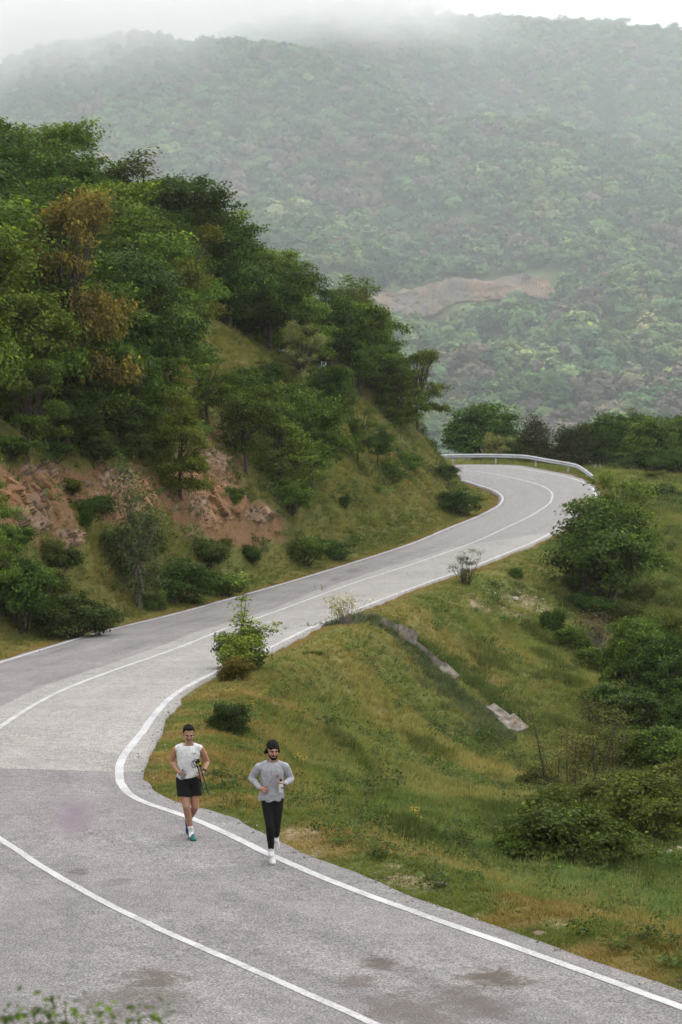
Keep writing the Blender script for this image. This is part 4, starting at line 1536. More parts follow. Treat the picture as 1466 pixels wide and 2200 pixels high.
put('weed', 'bush', 682, 1408, 16, 34, MIDG, 'tiny dark green weed near the inner road edge')

for px, py, h, w, c, lab in [(100, 1200, 50, 80, OLIVE, 'olive tuft bush below the left rock face'), (30, 1180, 60, 90, MIDG, 'green bush left below the rock face'), (300, 1150, 60, 80, MIDG, 'green bush behind the crown of the pollard tree'),
                             (215, 1100, 45, 70, DARK, 'dark bush on the ledge of the rock cutting'), (330, 1190, 50, 70, OLIVE, 'olive bush right behind the pollard trunk'), (440, 1215, 70, 110, (.06, .085, .018), 'green bush on the bank above the dark verge bush'),
                             (270, 1240, 60, 90, MIDG, 'green bush left behind the pollard trunk'), (90, 1290, 90, 130, OLIVE, 'olive-green bush behind the broad verge bush'), (480, 1180, 30, 44, OLIVE, 'small olive bush on the lower earth slip'),
                             (150, 1060, 40, 60, OLIVE, 'small olive bush between the rock ledges'), (500, 1085, 45, 55, MIDG, 'small green bush on the right edge of the earth slip')]:
    put('cutting_bush', 'bush', px, py, h, w, vary(c, .1), lab)

for px, py, h, w, c, key, lab in [(1285, 1330, 60, 90, DARK, 'bush', 'dark bush in front of the big tree stems'), (1335, 1335, 55, 90, OLIVE, 'bush', 'olive bush in front of the lighter tree beside the big tree'),
                                  (1250, 1310, 50, 70, DARK, 'bush', 'dark bush left in front of the big tree'), (1400, 1420, 110, 120, DARK, 'thicket', 'dark bush right of the gully tree crown'),
                                  (1450, 1380, 90, 110, OLIVE, 'thicket', 'olive bush at the right edge above the gully'), (1340, 1620, 80, 120, MIDG, 'thicket', 'green bush on the gully floor right of the thin stems'),
                                  (1160, 1690, 60, 90, (.10, .11, .025), 'bush', 'yellow-olive bush left of the thin stems'), (1220, 1745, 70, 120, OLIVE, 'bush', 'olive bush at the foot of the thin stems'),
                                  (1350, 1860, 70, 130, (.08, .10, .02), 'bush', 'green bush right of the rounded verge bushes'), (1430, 1880, 60, 130, MIDG, 'bush', 'low green bush near the right edge on the verge')]:
    put('gully_bush', key, px, py, h, w, vary(c, .1), lab)


def ellipsoid_low(R):
    bm = bmesh.new()
    bmesh.ops.create_icosphere(bm, subdivisions=1, radius=1.0)
    V_ = np.array([v.co[:] for v in bm.verts]) * (.7 + .6 * R.random((len(bm.verts), 1)))
    F_ = np.array([[v.index for v in q.verts] for q in bm.faces])
    bm.free()
    return V_, F_


# ------------------------------------------------------------------ grass
def tuft(seed, n, spread, h, wid, lean, seedhead=False):
    R = np.random.default_rng(seed)
    V, F3, F4, tn, b = [], [], [], [], 0
    for i in range(n):
        an, rr = R.random() * 6.28, spread * math.sqrt(R.random())
        p = np.array([math.cos(an) * rr, math.sin(an) * rr, -.03])
        d = np.array([math.cos(an + R.normal() * .8), math.sin(an + R.normal() * .8), 0]) * lean * (.3 + R.random())
        hh = h * (.55 + .6 * R.random())
        sd_ = np.array([-math.sin(an + R.normal()), math.cos(an + R.normal()), 0])
        sd_ /= np.linalg.norm(sd_)
        w2 = wid * (.6 + .7 * R.random())
        m = p + np.array([0, 0, hh * .55]) + d * hh * .35
        t = p + np.array([0, 0, hh]) + d * hh
        V += [p - sd_ * w2, p + sd_ * w2, m - sd_ * w2 * .8, m + sd_ * w2 * .8, t]
        F4.append((b, b + 1, b + 3, b + 2))
        F3.append((b + 2, b + 3, b + 4))
        tn += [R.random()] * 5
        b += 5
        if seedhead and R.random() < .6:
            V += [t - sd_ * .008, t + sd_ * .008, t + d * .05 + np.array([0, 0, .07])]
            F3.append((b, b + 1, b + 2))
            tn += [1.0] * 3
            b += 3
    return mesh_np('tuft', np.array(V), [np.array(F4), np.array(F3)], M_GRASS, {'tone': np.array(tn), 'young_lit': np.zeros(len(V))})


TUFTS = [tuft(1, 26, .11, .13, .006, .7), tuft(2, 26, .11, .17, .006, .6), tuft(3, 22, .10, .26, .006, .45), tuft(4, 22, .12, .32, .007, .5),
         tuft(5, 12, .10, .48, .005, .3, True), tuft(6, 16, .14, .16, .016, .9), tuft(7, 16, .10, .22, .014, .7)]
GP = []
for y0, y1, dens in [(23, 34, 170), (34, 45, 120), (45, 65, 75), (65, 100, 46), (100, 150, 24), (150, 198, 12)]:
    hwid = .1412 * y1 + 4
    n = int((y1 - y0) * 2 * hwid * dens)
    Y = rng.uniform(y0, y1, n)
    X = rng.uniform(-hwid, hwid, n)
    okk = np.abs(X) < .1412 * Y + 3.5
    X, Y = X[okk], Y[okk]
    of = off_road(X, Y)
    P = np.c_[X, Y]
    nz_ = fbm(P, .7, 3, 111)
    keep_ = of > .02 + (nz_ - .5) * .35
    X, Y, of, nz_ = X[keep_], Y[keep_], of[keep_], nz_[keep_]
    b_ = bare(X, Y)
    pxx, pyy = to_px(np.c_[X, Y, gz(X, Y)])
    wood = (G_side(X, Y) < 0) & (pyy < forest_line(pxx) - 10)
    thin = np.where(b_ > .25, np.where(G_side(X, Y) < 0, .16, .40), 1.0) * np.where(wood, .15, 1.0) * sstep(.18, .42, nz_ + .2)
    keep_ = rng.random(len(X)) < thin
    GP.append(np.c_[X, Y, of, b_, nz_][keep_])
GP = np.vstack(GP)
# rank weeds fringe the drainage chute
_cp = np.array([ground_at(x, y, 60) for x, y in [(800, 1336), (870, 1372), (940, 1432), (1010, 1492), (1080, 1552), (1125, 1590)]])
_t = rng.random(2600) * (len(_cp) - 1)
_i = np.minimum(_t.astype(int), len(_cp) - 2)
_q = _cp[_i] * (1 - (_t - _i))[:, None] + _cp[_i + 1] * (_t - _i)[:, None]
_sd = np.where(rng.random(2600) < .66, -1, 1) * (.55 + np.abs(rng.normal(size=2600)) * np.where(np.sin(_t * 9) > 0, 1.3, .5))
_dx = np.array([.55, .83])
WX, WY = _q[:, 0] + _sd * _dx[0], _q[:, 1] + _sd * _dx[1]
n_weed = len(WX)
GP = np.vstack([GP, np.c_[WX, WY, np.full(n_weed, 5.0), np.zeros(n_weed), np.full(n_weed, .5)]])
X, Y, of = GP[:, 0], GP[:, 1], GP[:, 2]
P = np.c_[X, Y]
tall = fbm(P, 3.0, 3, 121)
belt = sstep(3.2, 5.0, of + (tall - .5) * 3) * (1 - sstep(47, 54, Y)) * sstep(0, 3, X)
pick = np.where(of < 1.0, 0, np.where(of < 2.2, 1, np.where(tall > .56, 3, 2)))
pick = np.where(belt > .4, np.where(rng.random(len(X)) < .5, 3, 6), pick)
rnd_ = rng.random(len(X))
pick = np.where((rnd_ < .14) & (of > .6), 5, pick)
pick = np.where((rnd_ > .93) & (of > 2.0), 4, pick)
dist_s = np.interp(Y, [23, 45, 80, 130, 190], [.85, .95, 1.2, 1.6, 2.1])
hs_ = np.interp(Y, [23, 45, 80, 130, 190], [.50, .55, .60, .75, .95]) * (.7 + .6 * rng.random(len(X))) * (.75 + .5 * tall)
tint = turf(X, Y) * 1.44 * (.72 + .56 * rng.random((len(X), 1))) * (.93 + .14 * rng.random((len(X), 3)))
gr_ = np.isin(pick, (5, 6))[:, None]
tint = np.where(gr_, tint * .35 + np.array([.07, .12, .035]) * .75, tint)
dry = (pick == 4)[:, None]
tint = np.where(dry, tint * .5 + np.array([.22, .17, .075]) * .6, tint)
# darker tussocks drawn out down the slope
P3 = np.c_[X * .75 + Y * .45, (Y * .75 - X * .45) * .45]
tus = sstep(.60, .72, fbm(P3, 1.3, 3, 131)) * sstep(2.5, 4.0, of)
tint = tint * (1 - tus[:, None] * .75) + np.array([.065, .095, .026]) * (.7 + .6 * rng.random((len(X), 1))) * tus[:, None] * .75
hs_ = hs_ * (1 + .8 * tus)
pick = np.where((tus > .5) & (rng.random(len(X)) < .6), 6, pick)
hs_[-n_weed:] = .5 + .8 * rng.random(n_weed)
dist_s[-n_weed:] = 1.1
pick[-n_weed:] = np.where(rng.random(n_weed) < .5, 6, 3)
tint[-n_weed:] = np.where((_sd < 0)[:, None], np.array([.115, .150, .080]), np.array([.10, .145, .045])) * (.6 + .8 * rng.random((n_weed, 1)))
pts = np.c_[X, Y, gz(X, Y) - .01]
scatter('grass', pts, np.c_[(rng.random(len(X)) - .5) * .3, (rng.random(len(X)) - .5) * .3, rng.random(len(X)) * 6.28], np.c_[dist_s, dist_s, hs_], pick, tint, TUFTS, M_GRASS,
        'rough ochre and green grass on the verges and slopes')
print('grass', len(X))

# broad-leaved weeds in the turf, and loose gravel along the crumbling asphalt edge
WEED = []
for s_ in range(4):
    R = np.random.default_rng(400 + s_)
    Cw = np.c_[R.normal(size=(12, 2)) * .10, np.abs(R.normal(size=12)) * .10 + .03]
    WEED.append(leaf_mesh('weed_tuft', Cw, R.random(12), 7, .08, .055, R, .7, young_lit=.1, centre=np.array([0, 0, -.05]), mat=M_GRASS))
n = 9000
Y = 26 + rng.random(n) ** 1.3 * 130
X = (rng.random(n) - .5) * 2 * (.1412 * Y + 3)
cl_ = fbm(np.c_[X, Y], 2.4, 3, 141)
ok_ = (off_road(X, Y) > np.interp(Y, [30, 60], [.5, 1.6])) & (cl_ > .50) & (rng.random(n) < .75)
X, Y = X[ok_], Y[ok_]
n = len(X)
sw = np.interp(Y, [26, 60, 150], [.7, 1.2, 2.0]) * (.5 + rng.random(n))
wt = np.array([.075, .115, .034]) * (.6 + .9 * rng.random((n, 1))) * (.9 + .2 * rng.random((n, 3)))
scatter('weeds', np.c_[X, Y, gz(X, Y)], np.c_[np.zeros(n), np.zeros(n), rng.random(n) * 6.28], np.c_[sw, sw, sw * (.7 + .6 * rng.random(n))], rng.integers(0, 4, n), wt, WEED, M_GRASS, 'small broad-leaved weeds scattered through the turf')


def gravel_material():
    m, nt, out = mat_new('gravel')
    ins = nd(nt, 'ShaderNodeAttribute', attribute_name='tint', attribute_type='INSTANCER')
    principled(nt, out, ins.outputs['Color'], .95, .1)
    return m


M_GRAVEL = gravel_material()
GRAV = []
for s_ in range(4):
    R = np.random.default_rng(440 + s_)
    V_, F_ = ellipsoid_low(R)
    GRAV.append(mesh_np('pebble', V_, F_, M_GRAVEL))
k_ = rng.integers(np.searchsorted(RS, 20), np.searchsorted(RS, 120), 2600)
side = np.where(rng.random(2600) < .8, 1, -1)
uo = np.where(side > 0, fr[k_], -fl_[k_]) + rng.normal(size=2600) * .13 + side * .08
gp = np.c_[RC[k_, :2] + RN[k_] * uo[:, None], np.zeros(2600)]
on = np.abs(uo) < np.where(side > 0, fr[k_], fl_[k_])
gp[:, 2] = np.where(on, RC[k_, 2] + RC[k_, 5] * uo - .0016 * uo * uo, gz(gp[:, 0], gp[:, 1])) + .004
gs_ = .007 + .022 * rng.random(2600) ** 3
gt = np.array([.20, .178, .16]) * (.5 + 1.0 * rng.random((2600, 1)))
scatter('gravel', gp, rng.random((2600, 3)) * 6.28, np.c_[gs_, gs_, gs_ * .7], rng.integers(0, 4, 2600), gt, GRAV, M_GRAVEL, 'loose gravel and crumbs along the asphalt edge')

# ------------------------------------------------------------------ broken rock of the cutting, stones
M_EARTH = rock_material('crumbling_earth', (.205, .108, .052), (.175, .11, .066), (.225, .145, .090), 1.6)
M_ROCK = rock_material('cut_rock', (.215, .140, .086), (.185, .130, .090), (.135, .108, .085), 2.2)
M_STONE = rock_material('field_stone', (.32, .28, .25), (.27, .23, .20), (.22, .19, .17), 5)


def hits(px, py):
    px, py = px.ravel(), py.ravel()
    out = np.zeros((len(px), 3))
    t = np.arange(60, 150, .2)
    for i in range(len(px)):
        r = ray(px[i], py[i])
        Xr, Yr, Zr = r[0] / r[1] * t, t, r[2] / r[1] * t + Z0
        h = gz(Xr, Yr)
        k_ = np.nonzero(Zr <= h)[0]
        k_ = k_[0] if len(k_) else -1
        out[i] = Xr[k_], Yr[k_], h[k_]
    return out


def outcrop(label, cx_, cy_, rx, ry, seed, block=.9, proud=.55, mat=None, name='rock_outcrop', dens=300, cat='rock'):
    R = np.random.default_rng(seed)
    n1 = max(30, int(rx / 1.25))
    n2 = max(24, int(ry / 1.25))
    A, B = np.meshgrid(np.linspace(-1, 1, n1), np.linspace(-1, 1, n2))
    W = hits(cx_ + A * rx, cy_ + B * ry)
    W = W.reshape(n2, n1, 3)
    for _ in range(3):
        W[1:-1, 1:-1] = (W[1:-1, 1:-1] * 2 + W[:-2, 1:-1] + W[2:, 1:-1] + W[1:-1, :-2] + W[1:-1, 2:]) / 6
    du = np.gradient(W, axis=1).reshape(-1, 3)
    dv = np.gradient(W, axis=0).reshape(-1, 3)
    N = np.cross(dv, du)
    N /= np.linalg.norm(N, axis=1, keepdims=True) + 1e-9
    N[N[:, 2] < 0] *= -1
    W = W.reshape(-1, 3)
    seeds = W[R.choice(len(W), min(len(W), int(dens * (rx * ry) / (90 * 60))), replace=False)] + R.normal(size=(min(len(W), int(dens * (rx * ry) / (90 * 60))), 3)) * .2
    S3 = np.array([1.5, 1.2, .9])
    D2 = ((W[:, None] * S3 - seeds[None] * S3) ** 2).sum(-1)
    k_ = D2.argmin(1)
    two = np.partition(D2, 1, axis=1)
    crack = np.sqrt(two[:, 1]) - np.sqrt(two[:, 0])
    tilt = R.normal(size=(len(seeds), 3)) * .30
    off = R.random(len(seeds)) ** 1.5 * proud * .5 + (fbm(seeds, 1.6, 2, seed + 3) - .5) * .5
    dsp = off[k_] + ((W - seeds[k_]) * tilt[k_]).sum(1) + (fbm(W, .5, 3, seed) - .5) * .25
    dsp -= (1 - sstep(0, .07, crack)) * .10
    e = np.sqrt(A.ravel() ** 2 + B.ravel() ** 2) + (fbm(W, 1.4, 3, seed + 5) - .5) * .9
    m = 1 - sstep(.45, 1.0, e)
    dsp = (dsp + .02) * m - .35 * (1 - m)
    V = W + N * dsp[:, None]
    tone = .28 + .42 * R.random(len(seeds))[k_] + (fbm(W, .4, 2, seed + 9) - .5) * .4
    ii = (np.arange(n2 - 1)[:, None] * n1 + np.arange(n1 - 1)[None]).ravel()
    me = mesh_np(name, V, np.c_[ii, ii + 1, ii + n1 + 1, ii + n1], mat or M_ROCK, {'tone': np.clip(tone, 0, 1)}, smooth=False)
    link(name, me, label=label, cat=cat)


outcrop('crumbling brown earth face along the left part of the cutting', 95, 1080, 150, 95, 61, proud=.16, mat=M_EARTH, name='earth_bank', dens=130, cat='earth bank')
outcrop('crumbling earth face below the undergrowth in the middle of the cutting', 265, 1070, 125, 75, 62, proud=.16, mat=M_EARTH, name='earth_bank', dens=130, cat='earth bank')
outcrop('orange-brown earth slip with loose debris right of the hanging tree', 462, 1060, 100, 125, 63, proud=.18, mat=M_EARTH, name='earth_bank', dens=130, cat='earth bank')
outcrop('fractured brown rock face at the left end of the cutting', 75, 1105, 95, 75, 11)
outcrop('small rock step high at the left end of the cutting', 100, 1012, 75, 28, 12, proud=.4)
outcrop('long broken rock ledge under the undergrowth in the middle of the cutting', 240, 1035, 85, 42, 13, proud=.45)
outcrop('rock slab low in the cutting below the middle ledge', 150, 1160, 60, 32, 17, proud=.4)
outcrop('jagged rock knob beneath the hanging yellow-green tree', 405, 1095, 62, 42, 14, proud=.5)
outcrop('small dark rock at the right end of the orange earth slip', 555, 1110, 42, 28, 15, proud=.5)
outcrop('weathered rock at the top of the orange earth slip', 470, 985, 40, 45, 16, proud=.4)


def stone(name, px, py, size_px, label, seed, flat=.6, group=None, mat=None, depth=None):
    g = ground_at(px, py, 24)
    s = size_px * g[1] / F_PX
    bm = bmesh.new()
    bmesh.ops.create_icosphere(bm, subdivisions=2, radius=.5)
    P = np.array([v.co[:] for v in bm.verts])
    R = np.random.default_rng(seed)
    for _ in range(7):
        n = R.normal(size=3)
        n /= np.linalg.norm(n)
        c = .26 + .14 * R.random()
        d = P @ n - c
        P = P - np.where(d > 0, d, 0)[:, None] * n
    P += (vnoise(P, .25, seed)[:, None] - .5) * .08
    P = P * np.array([1.0, .8, flat])
    fc = np.array([[v.index for v in f.verts] for f in bm.faces])
    bm.free()
    me = mesh_np(name, P * s * 1.3, fc, mat or M_STONE, {'tone': np.full(len(P), .5 + .3 * R.random())}, smooth=False)
    o = link(name, me, loc=(g[0], g[1], g[2] + s * .12), label=label, cat='stone', group=group)
    o.rotation_euler = (0, 0, R.random() * 6.28)
    return o


stone('stone', 1106, 1290, 16, 'largest pale stone in the bare patch below the thorn bush', 1)
for i, (px, py, s) in enumerate([(1062, 1276, 9), (1075, 1285, 8), (1085, 1298, 7), (1130, 1290, 7), (1150, 1288, 9), (1165, 1292, 8), (1172, 1296, 6), (1050, 1270, 6), (1120, 1305, 7), (1095, 1310, 6), (1140, 1312, 6), (1185, 1300, 5), (1040, 1262, 6)]):
    stone('stone', px, py, s, 'small pale stone scattered on the bare patch below the thorn bush', 20 + i, group='stones on the bare patch')
stone('stone', 1222, 1302, 12, 'lone pale stone right of the bare patch on the slope', 40)
stone('stone', 1450, 1172, 9, 'pale stone lying in the meadow near the right edge', 41)
for i, (px, py, s) in enumerate([(1440, 1838, 16), (1458, 1832, 20), (1425, 1842, 10)]):
    stone('stone', px, py, s, ['pale stone in the gap at the right edge, middle one', 'largest pale stone in the gap at the right edge', 'smallest pale stone in the gap at the right edge'][i], 50 + i)
M_CLOD = rock_material('dark_clod', (.10, .075, .055), (.13, .095, .07), (.08, .06, .045), 12)
for i, (px, py, s, lab) in enumerate([(835, 1888, 16, 'dark earth clod on the verge below the slope weed'), (950, 1905, 24, 'broad dark clod on the bare verge patch'), (780, 1894, 11, 'small dark clod at the asphalt edge'),
                                      (1160, 2012, 26, 'flat dark clod at the asphalt edge right of centre'), (920, 1944, 9, 'dark pebble on the asphalt shoulder'), (1170, 2046, 12, 'dark crumb of asphalt beside the white line'),
                                      (1458, 2114, 14, 'dark clod at the road edge near the right picture edge'), (600, 1790, 10, 'small dark clod behind the second runner')]):
    stone('earth_clod', px, py, s, lab, 70 + i, .35, mat=M_CLOD)

# ------------------------------------------------------------------ concrete drainage chute down the embankment
M_CONC = simple_mat('old_concrete', (.235, .205, .18), .95, .1, .45, 3.5, .6)
ch = bpy.data.objects.new('drainage_chute', None)
COL.objects.link(ch)
tag(ch, 'broken concrete drainage chute running down the grassy embankment', 'drain')
pathpx = np.array([(800, 1336), (835, 1352), (870, 1372), (905, 1402), (940, 1432), (975, 1462), (1010, 1492), (1045, 1522), (1080, 1552), (1112, 1580)], float)
CP = np.array([ground_at(x, y, 60) for x, y in pathpx])
for i in range(len(CP) - 1):
    a_, b_ = CP[i], CP[i + 1]
    d = b_ - a_
    L = np.linalg.norm(d)
    d /= L
    sdv = np.cross(d, [0, 0, 1])
    sdv /= np.linalg.norm(sdv)
    nv = np.cross(sdv, d)
    wdt = [.9, .95, .62, .66, .58, .4, .4, .6, .78][i]
    lift = [.08, .10, -.04, .06, .03, -.12, -.08, .10, .16][i]
    Rm = np.c_[d, sdv, nv]
    c0 = (a_ + b_) / 2
    Rr = np.random.default_rng(200 + i)
    mb = MB()
    yaw = Rr.normal() * .05
    Rm = Rm @ np.array([[math.cos(yaw), -math.sin(yaw), 0], [math.sin(yaw), math.cos(yaw), 0], [0, 0, 1]])
    # a dished slab: grid with a hollow middle and ragged edge
    gu, gv = np.meshgrid(np.linspace(-.5, .5, 9), np.linspace(-.5, .5, 7))
    gu = gu * L * .985
    gv = gv * wdt * (1 + .10 * (fbm(np.c_[gu.ravel() * 3 + i * 9, gv.ravel()], .5, 2, 5).reshape(gu.shape) - .5))
    dish = .10 * (np.abs(gv) / (wdt * .5)) ** 2 + (fbm(np.c_[gu.ravel() + i * 5, gv.ravel()], .25, 3, 9).reshape(gu.shape) - .5) * .06
    top_ = np.stack([gu, gv, dish + lift], -1).reshape(-1, 3)
    bot_ = np.stack([gu, gv, np.full(gu.shape, lift - .35)], -1).reshape(-1, 3)
    VV = np.vstack([top_, bot_]) @ Rm.T + c0
    q0 = (np.arange(6)[:, None] * 9 + np.arange(8)[None]).ravel()
    FF = [np.c_[q0, q0 + 1, q0 + 10, q0 + 9]]
    ring = list(range(9)) + [9 * r + 8 for r in range(1, 7)] + [54 + c for c in range(7, -1, -1)] + [9 * r for r in range(5, 0, -1)]
    ring = np.array(ring)
    FF.append(np.c_[ring, ring + 63, np.roll(ring, -1) + 63, np.roll(ring, -1)])
    mb.add(VV, np.vstack(FF))
    me = mb.mesh('slab', M_CONC, smooth=False)
    link('slab', me, parent=ch)

# ------------------------------------------------------------------ yellow flowers
def flowers(px, py, n, spread_px, label, col_mat=None, h=.35):
    R = np.random.default_rng(int(px * 7 + py))
    g = ground_at(px, py, 24)
    e = bpy.data.objects.new('flower_clump', None)
    COL.objects.link(e)
    e.location = g
    tag(e, label, 'flowers')
    st, hd = MB(), MB()
    k_ = spread_px * g[1] / F_PX
    for i in range(n):
        x, y = R.normal() * k_ * .5, R.normal() * k_ * .9
        zb = gz(g[0] + x, g[1] + y)[0] - g[2]
        hh = h * (.6 + .6 * R.random())
        p = np.array([x + R.normal() * .03, y + R.normal() * .03, zb + hh])
        st.tube([(x, y, zb - .02), ((x + p[0]) / 2 + .01, (y + p[1]) / 2, zb + hh * .5), tuple(p)], .004, 4, cap=False)
        for q in range(4):
            c = p + R.normal(size=3) * .03
            r = .013 + .008 * R.random()
            an = np.arange(6) / 6 * 6.283
            ring = np.c_[np.cos(an) * r, np.sin(an) * r, np.full(6, .008)]
            hd.add(np.vstack([ring, [[0, 0, 0]]]) + c, [(t_, (t_ + 1) % 6, 6) for t_ in range(6)])
    link('stalks', st.mesh('stalks', M_STALK), parent=e)
    link('blossoms', hd.mesh('blossoms', col_mat or M_FLOWER), parent=e)


M_STALK = simple_mat('green_stalk', (.08, .12, .03), .8, .2)
flowers(645, 1660, 6, 20, 'yellow flowers in the grass right of the second runner')
flowers(546, 1545, 3, 8, 'few yellow flowers beside the dark thorny shrub')
flowers(895, 1785, 5, 12, 'yellow flowers at the verge near the weed')
flowers(868, 1345, 16, 18, 'yellow flowers at the head of the concrete chute')
flowers(862, 1385, 12, 16, 'yellow flowers left of the upper chute')
flowers(925, 1380, 10, 24, 'yellow flowers on the grass right of the chute head')
flowers(1118, 1570, 14, 20, 'yellow flowers around the foot of the chute')
flowers(1262, 1445, 10, 16, 'yellow flowers below the brown twiggy shrub')
flowers(690, 1275, 7, 14, 'yellow flowers on the far verge')

# ------------------------------------------------------------------ guardrail of the far bend
M_GALV = simple_mat('galvanised_steel', (.50, .52, .55), .45, .5, .12, 3, 0, .55)
M_REFL = simple_mat('red_reflector', (.45, .03, .03), .4, .5)
ra = np.nonzero((RS > st_of(1184, 1056) + 4.5) & (RS < st_of(1004, 1011) + 12))[0]
gr = bpy.data.objects.new('guardrail', None)
COL.objects.link(gr)
tag(gr, 'galvanised steel guardrail round the outside of the far bend', 'guardrail')
uu = RC[ra, 4] + RC[ra, 6] + .55
rp = np.c_[RC[ra, :2] + RN[ra] * uu[:, None], RC[ra, 2] + RC[ra, 5] * (RC[ra, 4] + RC[ra, 6])]
rl = np.concatenate([[0], np.cumsum(np.linalg.norm(np.diff(rp[:, :2], axis=0), axis=1))])
top = np.interp(rl, [0, 3.8], [.30, .72])
prof = [(.00, -.31), (.035, -.28), (.075, -.25), (.075, -.20), (.02, -.165), (.02, -.145), (.075, -.11), (.075, -.06), (.035, -.03), (.0, 0)]
V = []
for o_, z_o in prof:
    V.append(np.c_[rp[:, :2] - RN[ra] * o_, rp[:, 2] + top + z_o])
V = np.stack(V, 0)
m_ = len(ra)
aa = np.arange(m_ - 1)
me = mesh_np('beam', V.reshape(-1, 3), np.vstack([np.c_[j * m_ + aa, (j + 1) * m_ + aa, (j + 1) * m_ + aa + 1, j * m_ + aa + 1] for j in range(len(prof) - 1)]), M_GALV, smooth=True)
bo = link('beam', me, parent=gr)
so = bo.modifiers.new('solid', 'SOLIDIFY')
so.thickness = .006
for s_ in np.arange(2.2, rl[-1], 3.4):
    i = int(np.argmin(np.abs(rl - s_)))
    mb = MB()
    base = np.array([rp[i, 0] + RN[ra[i], 0] * .09, rp[i, 1] + RN[ra[i], 1] * .09, 0])
    zt = rp[i, 2] + top[i] + .01
    zb = gz(base[0], base[1])[0] - .4
    mb.box((base[0], base[1], (zt + zb) / 2), (.11, .11, zt - zb))
    link('post', mb.mesh('post', M_GALV, smooth=False), parent=gr)
for s_ in np.arange(6, rl[-1], 13.6):
    i = int(np.argmin(np.abs(rl - s_)))
    mb = MB()
    c = np.array([rp[i, 0] - RN[ra[i], 0] * .05, rp[i, 1] - RN[ra[i], 1] * .05, rp[i, 2] + top[i] + .03])
    mb.box(c, (.10, .05, .08))
    link('reflector', mb.mesh('reflector', M_REFL, smooth=False), parent=gr)

# ------------------------------------------------------------------ plants close to the camera
def near_shrub():
    R = np.random.default_rng(31)
    tips = [at(px, py, d) for px, py, d in [(70, 2165, 9.2), (105, 2172, 9.0), (140, 2160, 9.3), (165, 2180, 9.1), (10, 2190, 9.0), (205, 2190, 9.2), (60, 2195, 9.4), (130, 2195, 9.0), (185, 2198, 9.4), (90, 2190, 9.2), (20, 2175, 9.5),
                                             (250, 2198, 9.0), (300, 2198, 9.3), (330, 2185, 9.6), (290, 2190, 9.6), (350, 2200, 9.4), (-40, 2190, 9.3), (115, 2230, 9.1), (40, 2240, 9.1), (180, 2240, 9.2), (300, 2240, 9.4), (240, 2250, 9.3)]]
    tips = np.array(tips)
    b = tips.mean(0) + np.array([0, .1, 0])
    b[2] = gz(b[0], b[1])[0]
    e = bpy.data.objects.new('near_shrub', None)
    COL.objects.link(e)
    e.location = b
    tag(e, 'leafy shrub tips rising at the lower left edge of the road', 'bush')
    C = np.vstack([tips - b] + [(tips - b) * (.9 - .1 * q) + R.normal(size=tips.shape) * .05 for q in range(1, 2)])
    C[:, 2] = np.minimum(C[:, 2], (tips - b)[:, 2].max())
    cr = leaf_mesh('near_crown', C, R.random(len(C)), 9, .11, .042, R, .6, young_lit=.3, centre=np.array([0, 0, .6]))
    link('crown', cr, parent=e, col=(.065, .105, .02))
    mb = MB()
    limbs(mb, (0, 0, -.1), (tips - b), R, .014)
    link('stems', mb.mesh('near_stems', M_BARK), parent=e)


near_shrub()


def purple_flower():
    R = np.random.default_rng(37)
    d = 1.7
    tips = np.array([at(px, py, d + R.normal() * .02) for px, py in [(172, 1728), (160, 1752), (148, 1765), (178, 1755), (140, 1740), (165, 1775), (185, 1740), (155, 1735), (170, 1762), (132, 1760), (150, 1785)]])
    b = tips.mean(0)
    b[2] = gz(b[0], b[1])[0]
    e = bpy.data.objects.new('purple_flower', None)
    COL.objects.link(e)
    e.location = b
    tag(e, 'blurred purple wildflower close to the camera over the road', 'flower')
    mp_ = simple_mat('purple_petal', (.70, .50, .72), .6, .2, .2, 40)
    mb, st = MB(), MB()
    hub = (tips - b).mean(0) - np.array([0, 0, .012])
    st.tube([(0, 0, -.03), (.01, .0, hub[2] * .5), tuple(hub)], [.0007, .0005, .0004], 5)
    for t_ in tips - b:
        st.tube([tuple(hub), tuple((hub + t_) / 2 + np.array([0, 0, .004])), tuple(t_)], [.0004, .0003, .0003], 4)
        for q in range(4):
            an = q / 4 * 6.283 + R.random()
            dv_ = np.array([math.cos(an), -.4, math.sin(an)]) * .0034
            w_v = np.array([-math.sin(an), 0, math.cos(an)]) * .0018
            mb.add([t_, t_ + dv_ * .6 + w_v, t_ + dv_, t_ + dv_ * .6 - w_v], [(0, 1, 2, 3)])
    link('stem', st.mesh('stem', M_STALK), parent=e)
    link('petals', mb.mesh('petals', mp_), parent=e)


purple_flower()
# ------------------------------------------------------------------ people
def ellipsoid(c, r, R=None, n=20, m=14):
    th = np.linspace(0, np.pi, m + 1)
    ph = np.arange(n) / n * 2 * np.pi
    V = [(0, 0, 1)]
    for t in th[1:-1]:
        V += [(math.sin(t) * math.cos(p), math.sin(t) * math.sin(p), math.cos(t)) for p in ph]
    V.append((0, 0, -1))
    V = np.array(V) * np.asarray(r, float)
    if R is not None:
        V = V @ np.asarray(R).T
    V = V + np.asarray(c, float)
    F = []
    for j in range(n):
        F.append((0, 1 + j, 1 + (j + 1) % n))
    for i in range(m - 2):
        for j in range(n):
            a, b = 1 + i * n + j, 1 + i * n + (j + 1) % n
            F.append((a, a + n, b + n))
            F.append((a, b + n, b))
    last = len(V) - 1
    for j in range(n):
        F.append((last, 1 + (m - 2) * n + (j + 1) % n, 1 + (m - 2) * n + j))
    return V, F


def frame(d):
    d = np.asarray(d, float)
    d = d / (np.linalg.norm(d) + 1e-9)
    ref = np.array([0, 0, 1.0]) if abs(d[2]) < .9 else np.array([0, 1.0, 0])
    a = np.cross(ref, d)
    a /= np.linalg.norm(a)
    return a, np.cross(d, a), d


